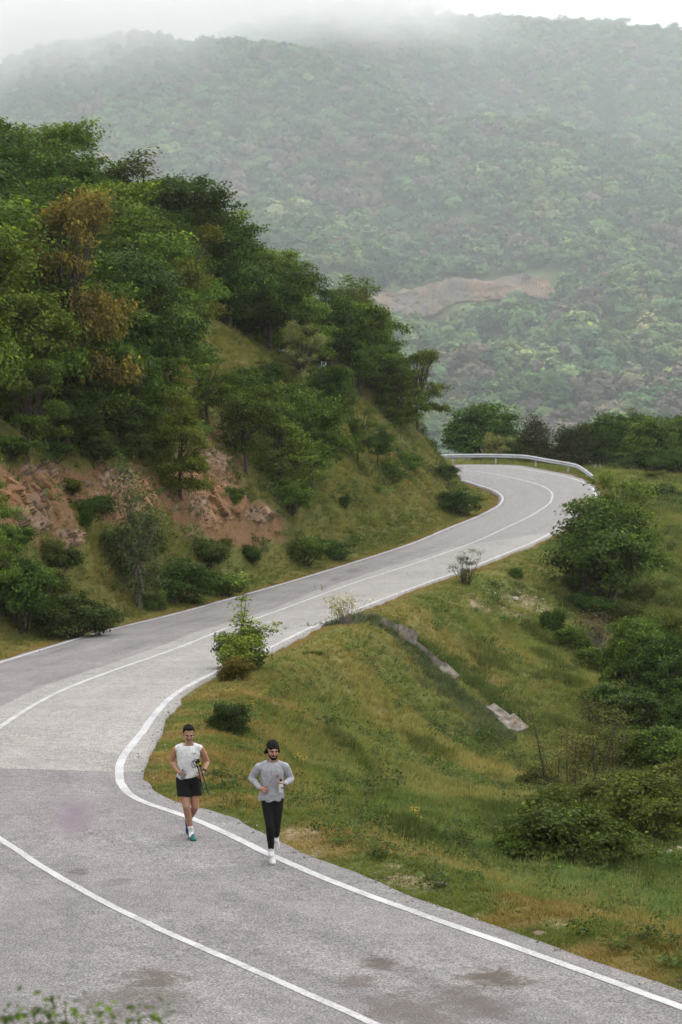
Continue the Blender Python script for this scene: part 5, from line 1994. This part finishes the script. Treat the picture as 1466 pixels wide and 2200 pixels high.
class Flesh:
    """overlapping rounded volumes, fused into one skin"""

    def __init__(self):
        self.V, self.F, self.n = [], [], 0

    def add(self, V, F):
        self.V.append(np.asarray(V, float))
        self.F.append(np.asarray(F, int) + self.n)
        self.n += len(V)

    def ell(self, c, r, R=None):
        self.add(*ellipsoid(c, r, R))

    def cone(self, p, q, r0, r1, flat=1.0, n=16, side=None):
        """rounded cone; flat squeezes the section along the view axis"""
        p, q = np.asarray(p, float), np.asarray(q, float)
        a, b, d = frame(q - p)
        L = np.linalg.norm(q - p)
        prof = []
        for t in np.linspace(0, np.pi / 2, 6):
            prof.append((-r0 * math.cos(t), r0 * math.sin(t)))
        for s in np.linspace(.12, .88, 6):
            prof.append((s * L, r0 + (r1 - r0) * s))
        for t in np.linspace(np.pi / 2, 0, 6):
            prof.append((L + r1 * math.cos(t), r1 * math.sin(t)))
        an = np.arange(n) / n * 2 * np.pi
        V = []
        for h, r in prof[1:-1]:
            V.append(p + d * h + r * (np.cos(an)[:, None] * a + np.sin(an)[:, None] * b))
        V = np.vstack(V)
        k = len(prof) - 2
        V = np.vstack([V, p - d * r0, q + d * r1])
        if flat != 1.0:
            mid = (p + q) / 2
            ax = np.array([0, 1.0, 0])
            V = V + ((V - mid) @ ax)[:, None] * ax * (flat - 1)
        F = []
        for i in range(k - 1):
            for j in range(n):
                x, y = i * n + j, i * n + (j + 1) % n
                F += [(x, y, y + n), (x, y + n, x + n)]
        for j in range(n):
            F.append((len(V) - 2, (j + 1) % n, j))
            F.append((len(V) - 1, (k - 1) * n + j, (k - 1) * n + (j + 1) % n))
        self.add(V, F)

    def chain(self, pts, rad, flat=1.0):
        for i in range(len(pts) - 1):
            self.cone(pts[i], pts[i + 1], rad[i], rad[i + 1], flat)

    def build(self, name, mat, voxel=.006, smooth=4, wrinkle=0.0, wscale=.09, seed=0, cut=None, stretch=(1, 1, 1)):
        me = mesh_np(name + '_raw', np.vstack(self.V), np.vstack(self.F), mat)
        ob = bpy.data.objects.new(name + '_raw', me)
        COL.objects.link(ob)
        rm = ob.modifiers.new('r', 'REMESH')
        rm.mode = 'VOXEL'
        rm.voxel_size = voxel
        if smooth:
            sm = ob.modifiers.new('s', 'SMOOTH')
            sm.factor = .5
            sm.iterations = smooth
        dg = bpy.context.evaluated_depsgraph_get()
        dg.update()
        ev = ob.evaluated_get(dg)
        m2 = bpy.data.meshes.new_from_object(ev)
        m2.name = name
        bpy.data.objects.remove(ob)
        bpy.data.meshes.remove(me)
        n = len(m2.vertices)
        co = np.zeros(n * 3, np.float32)
        m2.vertices.foreach_get('co', co)
        co = co.reshape(-1, 3).astype(float)
        if wrinkle:
            no = np.zeros(n * 3, np.float32)
            m2.vertices.foreach_get('normal', no)
            no = no.reshape(-1, 3)
            q = co * np.asarray(stretch)
            w = np.abs(fbm(q + fbm(co, .2, 2, seed + 3)[:, None] * .18, wscale, 3, seed) - .5) * 2
            co = co + no * ((.5 - w) * wrinkle)[:, None]
        if cut is not None:
            co = cut(co)
        m2.vertices.foreach_set('co', co.astype(np.float32).ravel())
        m2.polygons.foreach_set('use_smooth', np.ones(len(m2.polygons), bool))
        m2.materials.clear()
        m2.materials.append(mat)
        m2.update()
        return m2


def hand(fl, wrist, dirv, palm, side_sign, curl=55, s=1.0):
    """palm, four unequal fingers with knuckle bends, and a thumb from the side of the palm"""
    w = np.asarray(wrist, float)
    d = np.asarray(dirv, float)
    d /= np.linalg.norm(d)
    p = np.asarray(palm, float)
    p = p - d * (p @ d)
    p /= np.linalg.norm(p)
    sd = np.cross(d, p) * side_sign
    fl.cone(w, w + d * .03 * s, .026 * s, .030 * s)
    for k in (-.026, -.009, .009, .026):
        fl.cone(w + d * .02 * s + sd * k * .8 * s, w + d * .085 * s + sd * k * s, .014 * s, .0125 * s)
    for k, L in ((-.031, .072), (-.0105, .083), (.0105, .090), (.031, .080)):
        q = w + d * .088 * s + sd * k * s
        v = d.copy()
        a = math.radians(curl)
        for seg, r in ((.45, .0095), (.32, .0088), (.23, .008)):
            c, s_ = math.cos(a * (1.0 if seg == .45 else 1.05)), math.sin(a * (1.0 if seg == .45 else 1.05))
            v = v * c + np.cross(sd * 1.0, v) * s_ * (1 if np.dot(np.cross(sd, v), p) > 0 else -1)
            v /= np.linalg.norm(v)
            q2 = q + v * L * seg * s
            fl.cone(q, q2, r * s, r * .93 * s)
            q = q2
    t0 = w + d * .028 * s + sd * .026 * s
    t1 = t0 + (d * .55 + sd * .65 + p * .45) * .042 * s
    t2 = t1 + (d * .75 + sd * .1 + p * .65) * .034 * s
    fl.cone(t0, t1, .0125 * s, .0105 * s)
    fl.cone(t1, t2, .0105 * s, .0088 * s)


def rot_zx(yaw, pitch):
    y, p = math.radians(yaw), math.radians(pitch)
    Rz = np.array([[math.cos(y), -math.sin(y), 0], [math.sin(y), math.cos(y), 0], [0, 0, 1]])
    Rx = np.array([[1, 0, 0], [0, math.cos(p), -math.sin(p)], [0, math.sin(p), math.cos(p)]])
    return Rz @ Rx


def skin_mat(name, c):
    m, nt, out = mat_new(name)
    tc = nd(nt, 'ShaderNodeTexCoord')
    n = noise(nt, tc.outputs['Object'], 9, 4)
    c = tuple(x * .68 for x in c)
    col = mixc(nt, maprange(nt, n, .35, .65), c, (c[0] * 1.08, c[1] * .92, c[2] * .88))
    p = principled(nt, out, col, .5, .35)
    p.inputs['Subsurface Weight'].default_value = .08
    p.inputs['Subsurface Radius'].default_value = (.01, .004, .002)
    return m


def cloth(name, c, rough=.9, var=.12):
    m, nt, out = mat_new(name)
    tc = nd(nt, 'ShaderNodeTexCoord')
    n = noise(nt, tc.outputs['Object'], 14, 4)
    col = mixc(nt, 1.0, tuple(x * .70 for x in c), maprange(nt, n, .3, .7, 1 - var, 1 + var), 'MULTIPLY')
    f = noise(nt, tc.outputs['Object'], 400, 2)
    mp_ = nd(nt, 'ShaderNodeMapping')
    mp_.inputs['Rotation'].default_value = (0, .6, 0)
    mp_.inputs['Scale'].default_value = (1.0, 1.0, .38)
    nt.links.new(tc.outputs['Object'], mp_.inputs['Vector'])
    fold = noise(nt, mp_.outputs[0], 17, 2, .5, 1.6)
    p = principled(nt, out, col, rough, .15, fold, .9, .030)
    return m


M_SKIN1 = skin_mat('tanned_skin', (.40, .225, .150))
M_SKIN2 = skin_mat('light_skin', (.42, .25, .18))
M_HAIR = simple_mat('dark_hair', (.010, .008, .007), .75, .06, .3, 60, .4)
M_EYE = simple_mat('eye', (.025, .02, .018), .2, .5)
M_WHITE = cloth('white_cotton', (.74, .74, .76))
M_GREY = cloth('grey_jersey', (.40, .405, .44))
M_BLACK = cloth('black_fabric', (.010, .010, .011))
M_SOCK = cloth('white_sock', (.78, .78, .80))
M_BLUE = cloth('blue_mesh_shoe', (.018, .065, .20), .6)
M_GREEN = cloth('green_shoe_toe', (.012, .15, .125), .5)
M_SOLE = simple_mat('dark_rubber', (.02, .02, .022), .7, .3)
M_SHOEW = cloth('white_shoe_mesh', (.72, .70, .69), .6)
M_FOAM = simple_mat('white_foam', (.74, .72, .70), .7, .2)
M_LIP = simple_mat('lip', (.26, .11, .09), .5, .3)


def head(body, hc, R, hs=1.0):
    L = lambda v: hc + R @ (np.array(v, float) * hs)
    s = hs
    body.ell(L((0, .012, .030)), np.array((.073, .092, .090)) * s, R)
    body.ell(L((0, -.018, -.030)), np.array((.062, .070, .075)) * s, R)
    body.ell(L((0, -.040, -.078)), np.array((.042, .046, .034)) * s, R)
    body.cone(L((-.030, -.078, .022)), L((.030, -.078, .022)), .013 * s, .013 * s)      # brow
    body.cone(L((0, -.088, .008)), L((0, -.106, -.028)), .008 * s, .0135 * s)             # nose
    body.ell(L((-.036, -.062, -.022)), np.array((.024, .022, .020)) * s, R)               # cheeks
    body.ell(L((.036, -.062, -.022)), np.array((.024, .022, .020)) * s, R)
    body.cone(L((-.016, -.082, -.056)), L((.016, -.082, -.056)), .0085 * s, .0085 * s)    # lips
    for k in (-1, 1):
        body.ell(L((k * .074, .018, -.006)), np.array((.011, .020, .031)) * s, R)
    return L


def face_parts(parent, L, R, hs, moustache=True, beard=False):
    for k in (-1, 1):
        V, F = ellipsoid(L((k * .030, -.081, .004)), np.array((.0125, .006, .0065)) * hs, R, 10, 8)
        link('eye', mesh_np('eye', V, np.array(F), M_EYE, smooth=True), parent=parent)
        V, F = ellipsoid(L((k * .031, -.088, .021)), np.array((.021, .008, .0065)) * hs, R, 10, 8)
        link('eyebrow', mesh_np('eyebrow', V, np.array(F), M_HAIR, smooth=True), parent=parent)
    if moustache:
        fl = Flesh()
        fl.cone(L((0, -.094, -.043)), L((-.030, -.080, -.053)), .009 * hs, .006 * hs)
        fl.cone(L((0, -.094, -.043)), L((.030, -.080, -.053)), .009 * hs, .006 * hs)
        link('moustache', fl.build('moustache', M_HAIR, .004, 1), parent=parent)
    if beard:
        fl = Flesh()
        fl.cone(L((-.052, -.030, -.062)), L((-.018, -.076, -.092)), .013 * hs, .016 * hs)
        fl.cone(L((.052, -.030, -.062)), L((.018, -.076, -.092)), .013 * hs, .016 * hs)
        fl.cone(L((-.018, -.078, -.092)), L((.018, -.078, -.092)), .018 * hs, .018 * hs)
        fl.cone(L((-.058, -.002, -.030)), L((-.052, -.030, -.062)), .009 * hs, .013 * hs)
        fl.cone(L((.058, -.002, -.030)), L((.052, -.030, -.062)), .009 * hs, .013 * hs)
        link('beard', fl.build('beard', M_HAIR, .005, 1, .004, .02, 5), parent=parent)


def shoe(parent, ankle, toe_dir, up, mat, toe_mat, sole_mat, s=1.0, foam=None):
    d = np.asarray(toe_dir, float)
    d /= np.linalg.norm(d)
    u = np.asarray(up, float)
    u = u - d * (u @ d)
    u /= np.linalg.norm(u)
    sd = np.cross(d, u)
    R = np.c_[sd, d, u]
    a = np.asarray(ankle, float)
    heel = a - d * .055 * s - u * .065 * s
    e = bpy.data.objects.new('shoe', None)
    COL.objects.link(e)
    e.parent = parent
    up_ = Flesh()
    up_.cone(a - u * .005, a - u * .05 - d * .03, .040 * s, .040 * s)
    up_.ell(a - u * .052 * s - d * .035 * s, np.array((.040, .052, .042)) * s, R)
    up_.cone(a - u * .02 * s + d * .02 * s, a - u * .055 * s + d * .12 * s, .036 * s, .034 * s)
    link('upper', up_.build('upper', mat, .006, 4), parent=e)
    tp = Flesh()
    tp.ell(a - u * .060 * s + d * .145 * s, np.array((.046, .062, .030)) * s, R)
    tp.ell(a - u * .050 * s + d * .105 * s, np.array((.043, .055, .034)) * s, R)
    link('toe_cap', tp.build('toe_cap', toe_mat, .006, 3), parent=e)
    so = Flesh()
    b = a - u * .088 * s
    so.ell(b - d * .035 * s, np.array((.043, .062, .017)) * s, R)
    so.ell(b + d * .05 * s, np.array((.040, .10, .015)) * s, R)
    so.ell(b + d * .125 * s + u * .004, np.array((.049, .085, .015)) * s, R)
    link('sole', so.build('sole', foam or sole_mat, .006, 2), parent=e)
    if foam is not None:
        so = Flesh()
        b = b - u * .012 * s
        so.ell(b - d * .035 * s, np.array((.040, .058, .010)) * s, R)
        so.ell(b + d * .125 * s + u * .004, np.array((.046, .080, .010)) * s, R)
        link('outsole', so.build('outsole', sole_mat, .006, 2), parent=e)


A3 = np.array
HS = 1.07


def person_one():
    """moustached runner in a sleeveless white shirt"""
    p0 = at_drop(416, 1803, 6.91)
    hip = A3((-.075, .02, .925))
    chest = A3((-.072, -.01, 1.28))
    neck = A3((-.068, -.02, 1.475))
    hc = A3((-.062, -.055, 1.605))
    R = rot_zx(10, 14)
    sR, sL = A3((-.255, -.015, 1.378)), A3((.116, -.005, 1.382))          # image left / right shoulder
    eR, eL = A3((-.335, .06, 1.170)), A3((.212, .09, 1.165))
    wR, wL = A3((-.215, -.12, 1.045)), A3((.158, -.11, 1.040))
    hR, hL = A3((-.155, .02, .90)), A3((.005, .02, .90))
    kR, kL = A3((-.098, -.12, .515)), A3((.030, -.02, .50))
    aR, aL = A3((-.030, -.01, .110)), A3((-.105, .36, .215))
    B = Flesh()
    B.ell(hip, (.160, .105, .12))
    B.chain([hip, hip + A3((0, -.01, .17)), chest], [.135, .128, .140], .80)
    B.ell(chest + A3((0, .0, .03)), (.170, .105, .14))
    B.cone(sR + A3((.06, 0, -.03)), sL + A3((-.06, 0, -.03)), .050, .050)
    B.cone(neck - A3((0, -.01, .06)), hc - A3((0, -.02, .06)), .060, .054)
    for s_, e_, w_ in ((sR, eR, wR), (sL, eL, wL)):
        m_ = s_ + (e_ - s_) * .45
        B.chain([s_ - A3((0, 0, .012)), m_, e_], [.052, .050, .038])
        m2 = e_ + (w_ - e_) * .3
        B.chain([e_, m2, w_], [.037, .040, .026])
    for h_, k_, a_ in ((hR, kR, aR), (hL, kL, aL)):
        m_ = h_ + (k_ - h_) * .45
        B.chain([h_, m_, k_], [.088, .080, .056])
        c_ = k_ + (a_ - k_) * .33 + A3((0, .025, 0))
        B.chain([k_, c_, a_], [.054, .058, .034])
        B.cone(a_, a_ + A3((0, -.06, -.05)), .034, .03)
    hand(B, wR, A3((.55, -.30, -.35)), A3((.3, .8, -.1)), 1, 52)
    hand(B, wL, A3((-.45, -.35, -.60)), A3((-.5, .75, .1)), -1, 58)
    L = head(B, hc, R, HS)
    me = B.build('person', M_SKIN1, .0048, 5)
    body = link('person', me, loc=p0, label='runner in sleeveless white shirt, black shorts and blue-green shoes carrying poles', cat='person', group=None)
    face_parts(body, L, R, HS, True, False)
    H = Flesh()
    H.ell(L((0, .030, .050)), A3((.080, .090, .086)) * HS, R)
    H.ell(L((0, -.022, .098)), A3((.062, .056, .026)) * HS, R)
    H.cone(L((-.070, .012, .04)), L((-.070, .012, .0)), .013, .008)
    H.cone(L((.070, .012, .04)), L((.070, .012, .0)), .013, .008)
    hm = H.build('hair', M_HAIR, .006, 2, .006, .02, 3)
    # keep the forehead free
    link('hair', hm, parent=body)
    S = Flesh()
    S.chain([hip + A3((.0, -.005, .045)), hip + A3((0, -.015, .17)), chest + A3((0, .0, .02))], [.172, .160, .168], .80)
    S.ell(chest + A3((0, .0, .03)), (.182, .122, .140))
    S.cone(sR + A3((.034, 0, -.004)), sL + A3((-.034, 0, -.004)), .060, .060)
    for q_ in (sR, sL):
        S.cone(q_ * .85 + neck * .15 - A3((0, 0, .01)), neck - A3((0, -.01, .045)), .056, .062)
    S.cone(neck - A3((0, -.005, .055)), neck - A3((0, .0, .020)), .088, .068)

    def hem(co):
        z0_ = .945 + .05 * (co[:, 0] - hip[0]) / .17 * .6
        co[:, 2] = np.maximum(co[:, 2], z0_ + (co[:, 2] - z0_) * .02)
        top_ = np.sqrt(((co[:, 0] - neck[0]) / .075) ** 2 + ((co[:, 1] - neck[1] + .01) / .09) ** 2)
        lim = neck[2] - .045 + .05 * np.clip(top_ - 1, 0, 1) + .08 * np.clip(top_ - 1, 0, 5)
        co[:, 2] = np.where(top_ < 1.0, np.minimum(co[:, 2], lim), co[:, 2])
        return co
    link('shirt', S.build('shirt', M_WHITE, .006, 3, .012, .085, 21, hem, (1.3, 1, .5)), parent=body)
    V, F = ellipsoid(A3((.035, -.135, 1.325)), (.030, .008, .006), None, 10, 6)
    link('shirt_print', mesh_np('shirt_print', V, np.array(F), simple_mat('grey_print', (.22, .22, .23)), smooth=True), parent=body)
    T = Flesh()
    T.ell(hip + A3((0, .0, -.01)), (.178, .125, .115))
    T.cone(hR, hR + (kR - hR) * .52 + A3((-.006, .004, 0)), .106, .108)
    T.cone(hL, hL + (kL - hL) * .60 + A3((.008, .004, 0)), .104, .098)

    def leg(co):
        co[:, 2] = np.maximum(co[:, 2], .672 + .03 * np.sin(co[:, 0] * 30) * .3)
        return co
    link('shorts', T.build('shorts', M_BLACK, .007, 3, .012, .09, 31, leg), parent=body)
    for a_, k_, t_ in ((aR, kR, 1), (aL, kL, 0)):
        K = Flesh()
        d = (k_ - a_) / np.linalg.norm(k_ - a_)
        K.cone(a_, a_ + d * .085, .042, .044)
        K.cone(a_, a_ + A3((0, -.06, -.05)), .042, .036)
        link('sock', K.build('sock', M_SOCK if t_ else M_BLUE, .006, 2, .003, .03, 4), parent=body)
    shoe(body, aR + A3((.0, .0, -.005)), A3((.28, -.93, -.12)), A3((0, -.1, 1)), M_BLUE, M_GREEN, M_SOLE)
    shoe(body, aL, A3((.05, -.35, -.93)), A3((0, -.95, .3)), M_BLUE, M_BLUE, M_SOLE)
    W = Flesh()
    dw = (wL - eL) / np.linalg.norm(wL - eL)
    W.cone(wL - dw * .045, wL - dw * .022, .0325, .0315)
    wt = link('watch_strap', W.build('watch_strap', M_SOLE, .005, 1), parent=body)
    V, F = ellipsoid(wL - dw * .034 + A3((.022, -.022, .014)), (.019, .012, .019), None, 12, 8)
    link('watch_face', mesh_np('watch_face', V, np.array(F), simple_mat('watch_glass', (.03, .03, .035), .2, .5), smooth=True), parent=body)
    # soft flask in his right hand
    c = p0 + wR + A3((.062, -.065, -.035))
    fm = simple_mat('smoky_flask', (.20, .20, .21), .35, .5, .2, 20)
    e = bpy.data.objects.new('soft_flask', None)
    COL.objects.link(e)
    e.location = c
    tag(e, 'smoky grey soft flask in the hand of the white-shirted runner', 'bottle')
    fl = Flesh()
    fl.cone((0, 0, -.055), (.004, 0, .035), .026, .030)
    link('flask_body', fl.build('flask_body', fm, .005, 2), parent=e)
    fl = Flesh()
    fl.cone((.005, 0, .065), (.006, 0, .080), .014, .011)
    link('cap', fl.build('cap', M_SOLE, .004, 1), parent=e)
    # two folded trekking poles in his left hand
    gripm = simple_mat('black_grip', (.012, .012, .012), .7, .3)
    ym = simple_mat('yellow_collar', (.55, .40, .05), .6, .3)
    shaft = simple_mat('black_shaft', (.015, .015, .017), .4, .5)
    for lab, top, tip in (('trekking pole held in the left hand, upright one of the pair', A3((.062, -.235, 1.235)), A3((.165, -.165, .735))),
                          ('trekking pole held in the left hand, slanting one of the pair', A3((.088, -.215, 1.255)), A3((.240, -.150, .705)))):
        e = bpy.data.objects.new('trekking_pole', None)
        COL.objects.link(e)
        e.location = p0 + tip
        tag(e, lab, 'pole')
        t_ = top - tip
        d = t_ / np.linalg.norm(t_)
        mb = MB()
        mb.tube([(0, 0, 0), tuple(t_ * .5), tuple(t_ * .86)], [.0075, .0085, .009], 8)
        link('shaft', mb.mesh('shaft', shaft), parent=e)
        mb = MB()
        mb.tube([tuple(t_ * .78), tuple(t_ * .82), tuple(t_ * .95), tuple(t_)], [.015, .017, .016, .020], 10)
        link('grip', mb.mesh('grip', gripm), parent=e)
        mb = MB()
        mb.tube([tuple(t_ * .86), tuple(t_ * .90)], [.021, .021], 10)
        link('collar', mb.mesh('collar', ym), parent=e)
        mb = MB()
        lp = A3([t_ * .97 + A3((-.02 * i * (1 if i < 4 else .0), 0, 0)) for i in range(1)])
        an = np.linspace(0, 2 * np.pi, 12)
        loop = np.c_[-.035 + .032 * np.cos(an), np.full(12, -.01), -.055 + .055 * np.sin(an)] + t_
        mb.tube(loop, .006, 6, cap=False)
        link('strap', mb.mesh('strap', gripm), parent=e)


def person_two():
    """bearded runner in beanie, grey long-sleeved shirt and tights"""
    p0 = at_drop(584, 1853, 6.89)
    hip = A3((.010, .04, .955))
    chest = A3((.012, .0, 1.30))
    neck = A3((.015, -.01, 1.49))
    hc = A3((.020, -.045, 1.625))
    R = rot_zx(16, 10)
    sR, sL = A3((-.172, .0, 1.392)), A3((.196, .0, 1.392))
    eR, eL = A3((-.290, .09, 1.205)), A3((.275, .08, 1.190))
    wR, wL = A3((-.165, -.10, 1.095)), A3((.195, -.17, 1.165))
    hR, hL = A3((-.065, .03, .93)), A3((.085, .03, .93))
    kR, kL = A3((-.020, -.10, .545)), A3((.068, .00, .545))
    aR, aL = A3((-.005, .03, .155)), A3((.055, .40, .30))
    B = Flesh()
    B.ell(hip, (.158, .105, .12))
    B.chain([hip, hip + A3((0, -.02, .17)), chest], [.135, .130, .140], .80)
    B.ell(chest + A3((0, .0, .03)), (.168, .105, .14))
    B.cone(sR + A3((.06, 0, -.03)), sL + A3((-.06, 0, -.03)), .045, .045)
    B.cone(neck - A3((0, -.01, .06)), hc - A3((0, -.02, .06)), .058, .052)
    for s_, e_, w_ in ((sR, eR, wR), (sL, eL, wL)):
        B.chain([s_, s_ + (e_ - s_) * .45, e_], [.045, .043, .036])
        B.chain([e_, e_ + (w_ - e_) * .3, w_], [.036, .038, .025])
    for h_, k_, a_ in ((hR, kR, aR), (hL, kL, aL)):
        B.chain([h_, h_ + (k_ - h_) * .45, k_], [.085, .076, .054])
        c_ = k_ + (a_ - k_) * .33 + A3((0, .025, 0))
        B.chain([k_, c_, a_], [.053, .055, .033])
        B.cone(a_, a_ + A3((0, -.05, -.05)), .032, .03)
    hand(B, wR, A3((.62, -.25, -.30)), A3((.2, .85, -.1)), 1, 50)
    hand(B, wL, A3((-.62, -.35, .05)), A3((-.35, .8, .1)), -1, 60)
    L = head(B, hc, R, HS)
    me = B.build('person', M_SKIN2, .0048, 5)
    body = link('person', me, loc=p0, label='runner in black beanie, grey long-sleeved shirt, black tights and white shoes', cat='person')
    face_parts(body, L, R, HS, True, True)
    H = Flesh()
    for k in (-1, 1):
        H.ell(L((k * .074, .030, -.010)), A3((.026, .040, .040)), R)
        H.ell(L((k * .092, .035, -.030)), A3((.020, .026, .020)), R)
    H.ell(L((0, .060, -.020)), A3((.072, .050, .060)), R)
    link('hair', H.build('hair', M_HAIR, .006, 2, .010, .02, 6), parent=body)
    H = Flesh()
    H.ell(L((0, .022, .062)), A3((.082, .098, .084)) * HS, R)
    H.cone(L((-.046, -.050, .058)), L((.046, -.050, .058)), .030, .030)
    bm_ = H.build('beanie', M_BLACK, .006, 3, .004, .05, 8)
    be = link('beanie', bm_, parent=body)
    V, F = ellipsoid(L((.040, -.074, .062)), (.010, .006, .005), R, 8, 6)
    link('emblem', mesh_np('emblem', V, np.array(F), M_FOAM, smooth=True), parent=be)
    S = Flesh()
    S.chain([hip + A3((-.01, .01, .0)), hip + A3((0, -.01, .17)), chest + A3((0, .0, .02))], [.180, .160, .165], .80)
    S.ell(chest + A3((0, .0, .02)), (.170, .124, .140))
    S.cone(sR + A3((.02, 0, -.018)), sL + A3((-.02, 0, -.018)), .058, .058)
    for q_ in (sR, sL):
        S.cone(q_ * .85 + neck * .15 - A3((0, 0, .012)), neck - A3((0, -.01, .042)), .053, .060)
    S.cone(neck - A3((0, -.005, .05)), neck - A3((0, .0, .018)), .085, .066)
    S.ell(hip + A3((-.09, .03, -.03)), (.12, .11, .10))
    for s_, e_, w_ in ((sR, eR, wR), (sL, eL, wL)):
        S.chain([s_ - A3((0, 0, .012)), s_ + (e_ - s_) * .5, e_], [.060, .057, .049])
        S.chain([e_, e_ + (w_ - e_) * .5, w_ - (w_ - e_) * .05], [.049, .044, .035])

    def hem(co):
        z0_ = .895 + .012 * np.sin(co[:, 0] * 38) + .02 * np.clip(-(co[:, 0]) / .15, -1, 1) * -.3
        co[:, 2] = np.maximum(co[:, 2], z0_ + (co[:, 2] - z0_) * .02)
        top_ = np.sqrt(((co[:, 0] - neck[0]) / .075) ** 2 + ((co[:, 1] - neck[1] + .01) / .09) ** 2)
        lim = neck[2] - .035 + .13 * np.clip(top_ - 1, 0, 5)
        co[:, 2] = np.where(top_ < 1.0, np.minimum(co[:, 2], lim), co[:, 2])
        return co
    sh = link('shirt', S.build('shirt', M_GREY, .006, 3, .014, .085, 51, hem, (1.3, 1, .5)), parent=body)
    V, F = ellipsoid(A3((.088, -.140, 1.275)), (.018, .007, .022), None, 10, 6)
    link('shirt_print', mesh_np('shirt_print', V, np.array(F), simple_mat('red_print', (.42, .10, .10)), smooth=True), parent=body)
    T = Flesh()
    T.ell(hip + A3((0, .0, -.01)), (.164, .112, .115))
    for h_, k_, a_ in ((hR, kR, aR), (hL, kL, aL)):
        T.chain([h_, h_ + (k_ - h_) * .45, k_], [.091, .082, .060])
        c_ = k_ + (a_ - k_) * .33 + A3((0, .025, 0))
        d = (a_ - k_) / np.linalg.norm(a_ - k_)
        T.chain([k_, c_, a_ - d * .06], [.059, .061, .042])
    link('tights', T.build('tights', M_BLACK, .006, 4, .004, .06, 61), parent=body)
    for a_, k_ in ((aR, kR), (aL, kL)):
        K = Flesh()
        d = (k_ - a_) / np.linalg.norm(k_ - a_)
        K.cone(a_, a_ + d * .065, .040, .042)
        K.cone(a_, a_ + A3((0, -.05, -.05)), .040, .036)
        link('sock', K.build('sock', M_SOCK, .006, 2, .003, .03, 4), parent=body)
    shoe(body, aR, A3((.16, -.80, -.52)), A3((0, -.5, .85)), M_SHOEW, M_SHOEW, M_SOLE, 1.0, M_FOAM)
    shoe(body, aL, A3((.05, -.25, -.96)), A3((0, -.95, .3)), M_SHOEW, M_SHOEW, M_SOLE, 1.0, M_FOAM)
    # bottle in a hand strap
    c = p0 + wL + A3((-.055, -.085, -.02))
    e = bpy.data.objects.new('hand_bottle', None)
    COL.objects.link(e)
    e.location = c
    tag(e, 'white drinking bottle with black strap in the hand of the grey-shirted runner', 'bottle')
    fl = Flesh()
    fl.cone((0, 0, -.075), (0, 0, .045), .031, .033)
    link('bottle_body', fl.build('bottle_body', simple_mat('clear_white_plastic', (.66, .65, .63), .4, .4), .005, 2), parent=e)
    fl = Flesh()
    fl.cone((0, 0, .075), (0, 0, .095), .024, .018)
    link('cap', fl.build('cap', M_SOLE, .005, 1), parent=e)
    mb = MB()
    an = np.linspace(0, 2 * np.pi, 16)
    mb.tube(np.c_[.030 + .050 * np.cos(an), .01 + .045 * np.sin(an), .0 + .02 * np.sin(an)], .008, 6, cap=False)
    mb.tube(np.c_[.012 * np.cos(an) * 0 + .034 * np.cos(an), .034 * np.sin(an), np.full(16, .05)], .006, 6, cap=False)
    link('strap', mb.mesh('strap', M_SOLE), parent=e)


person_one()
person_two()
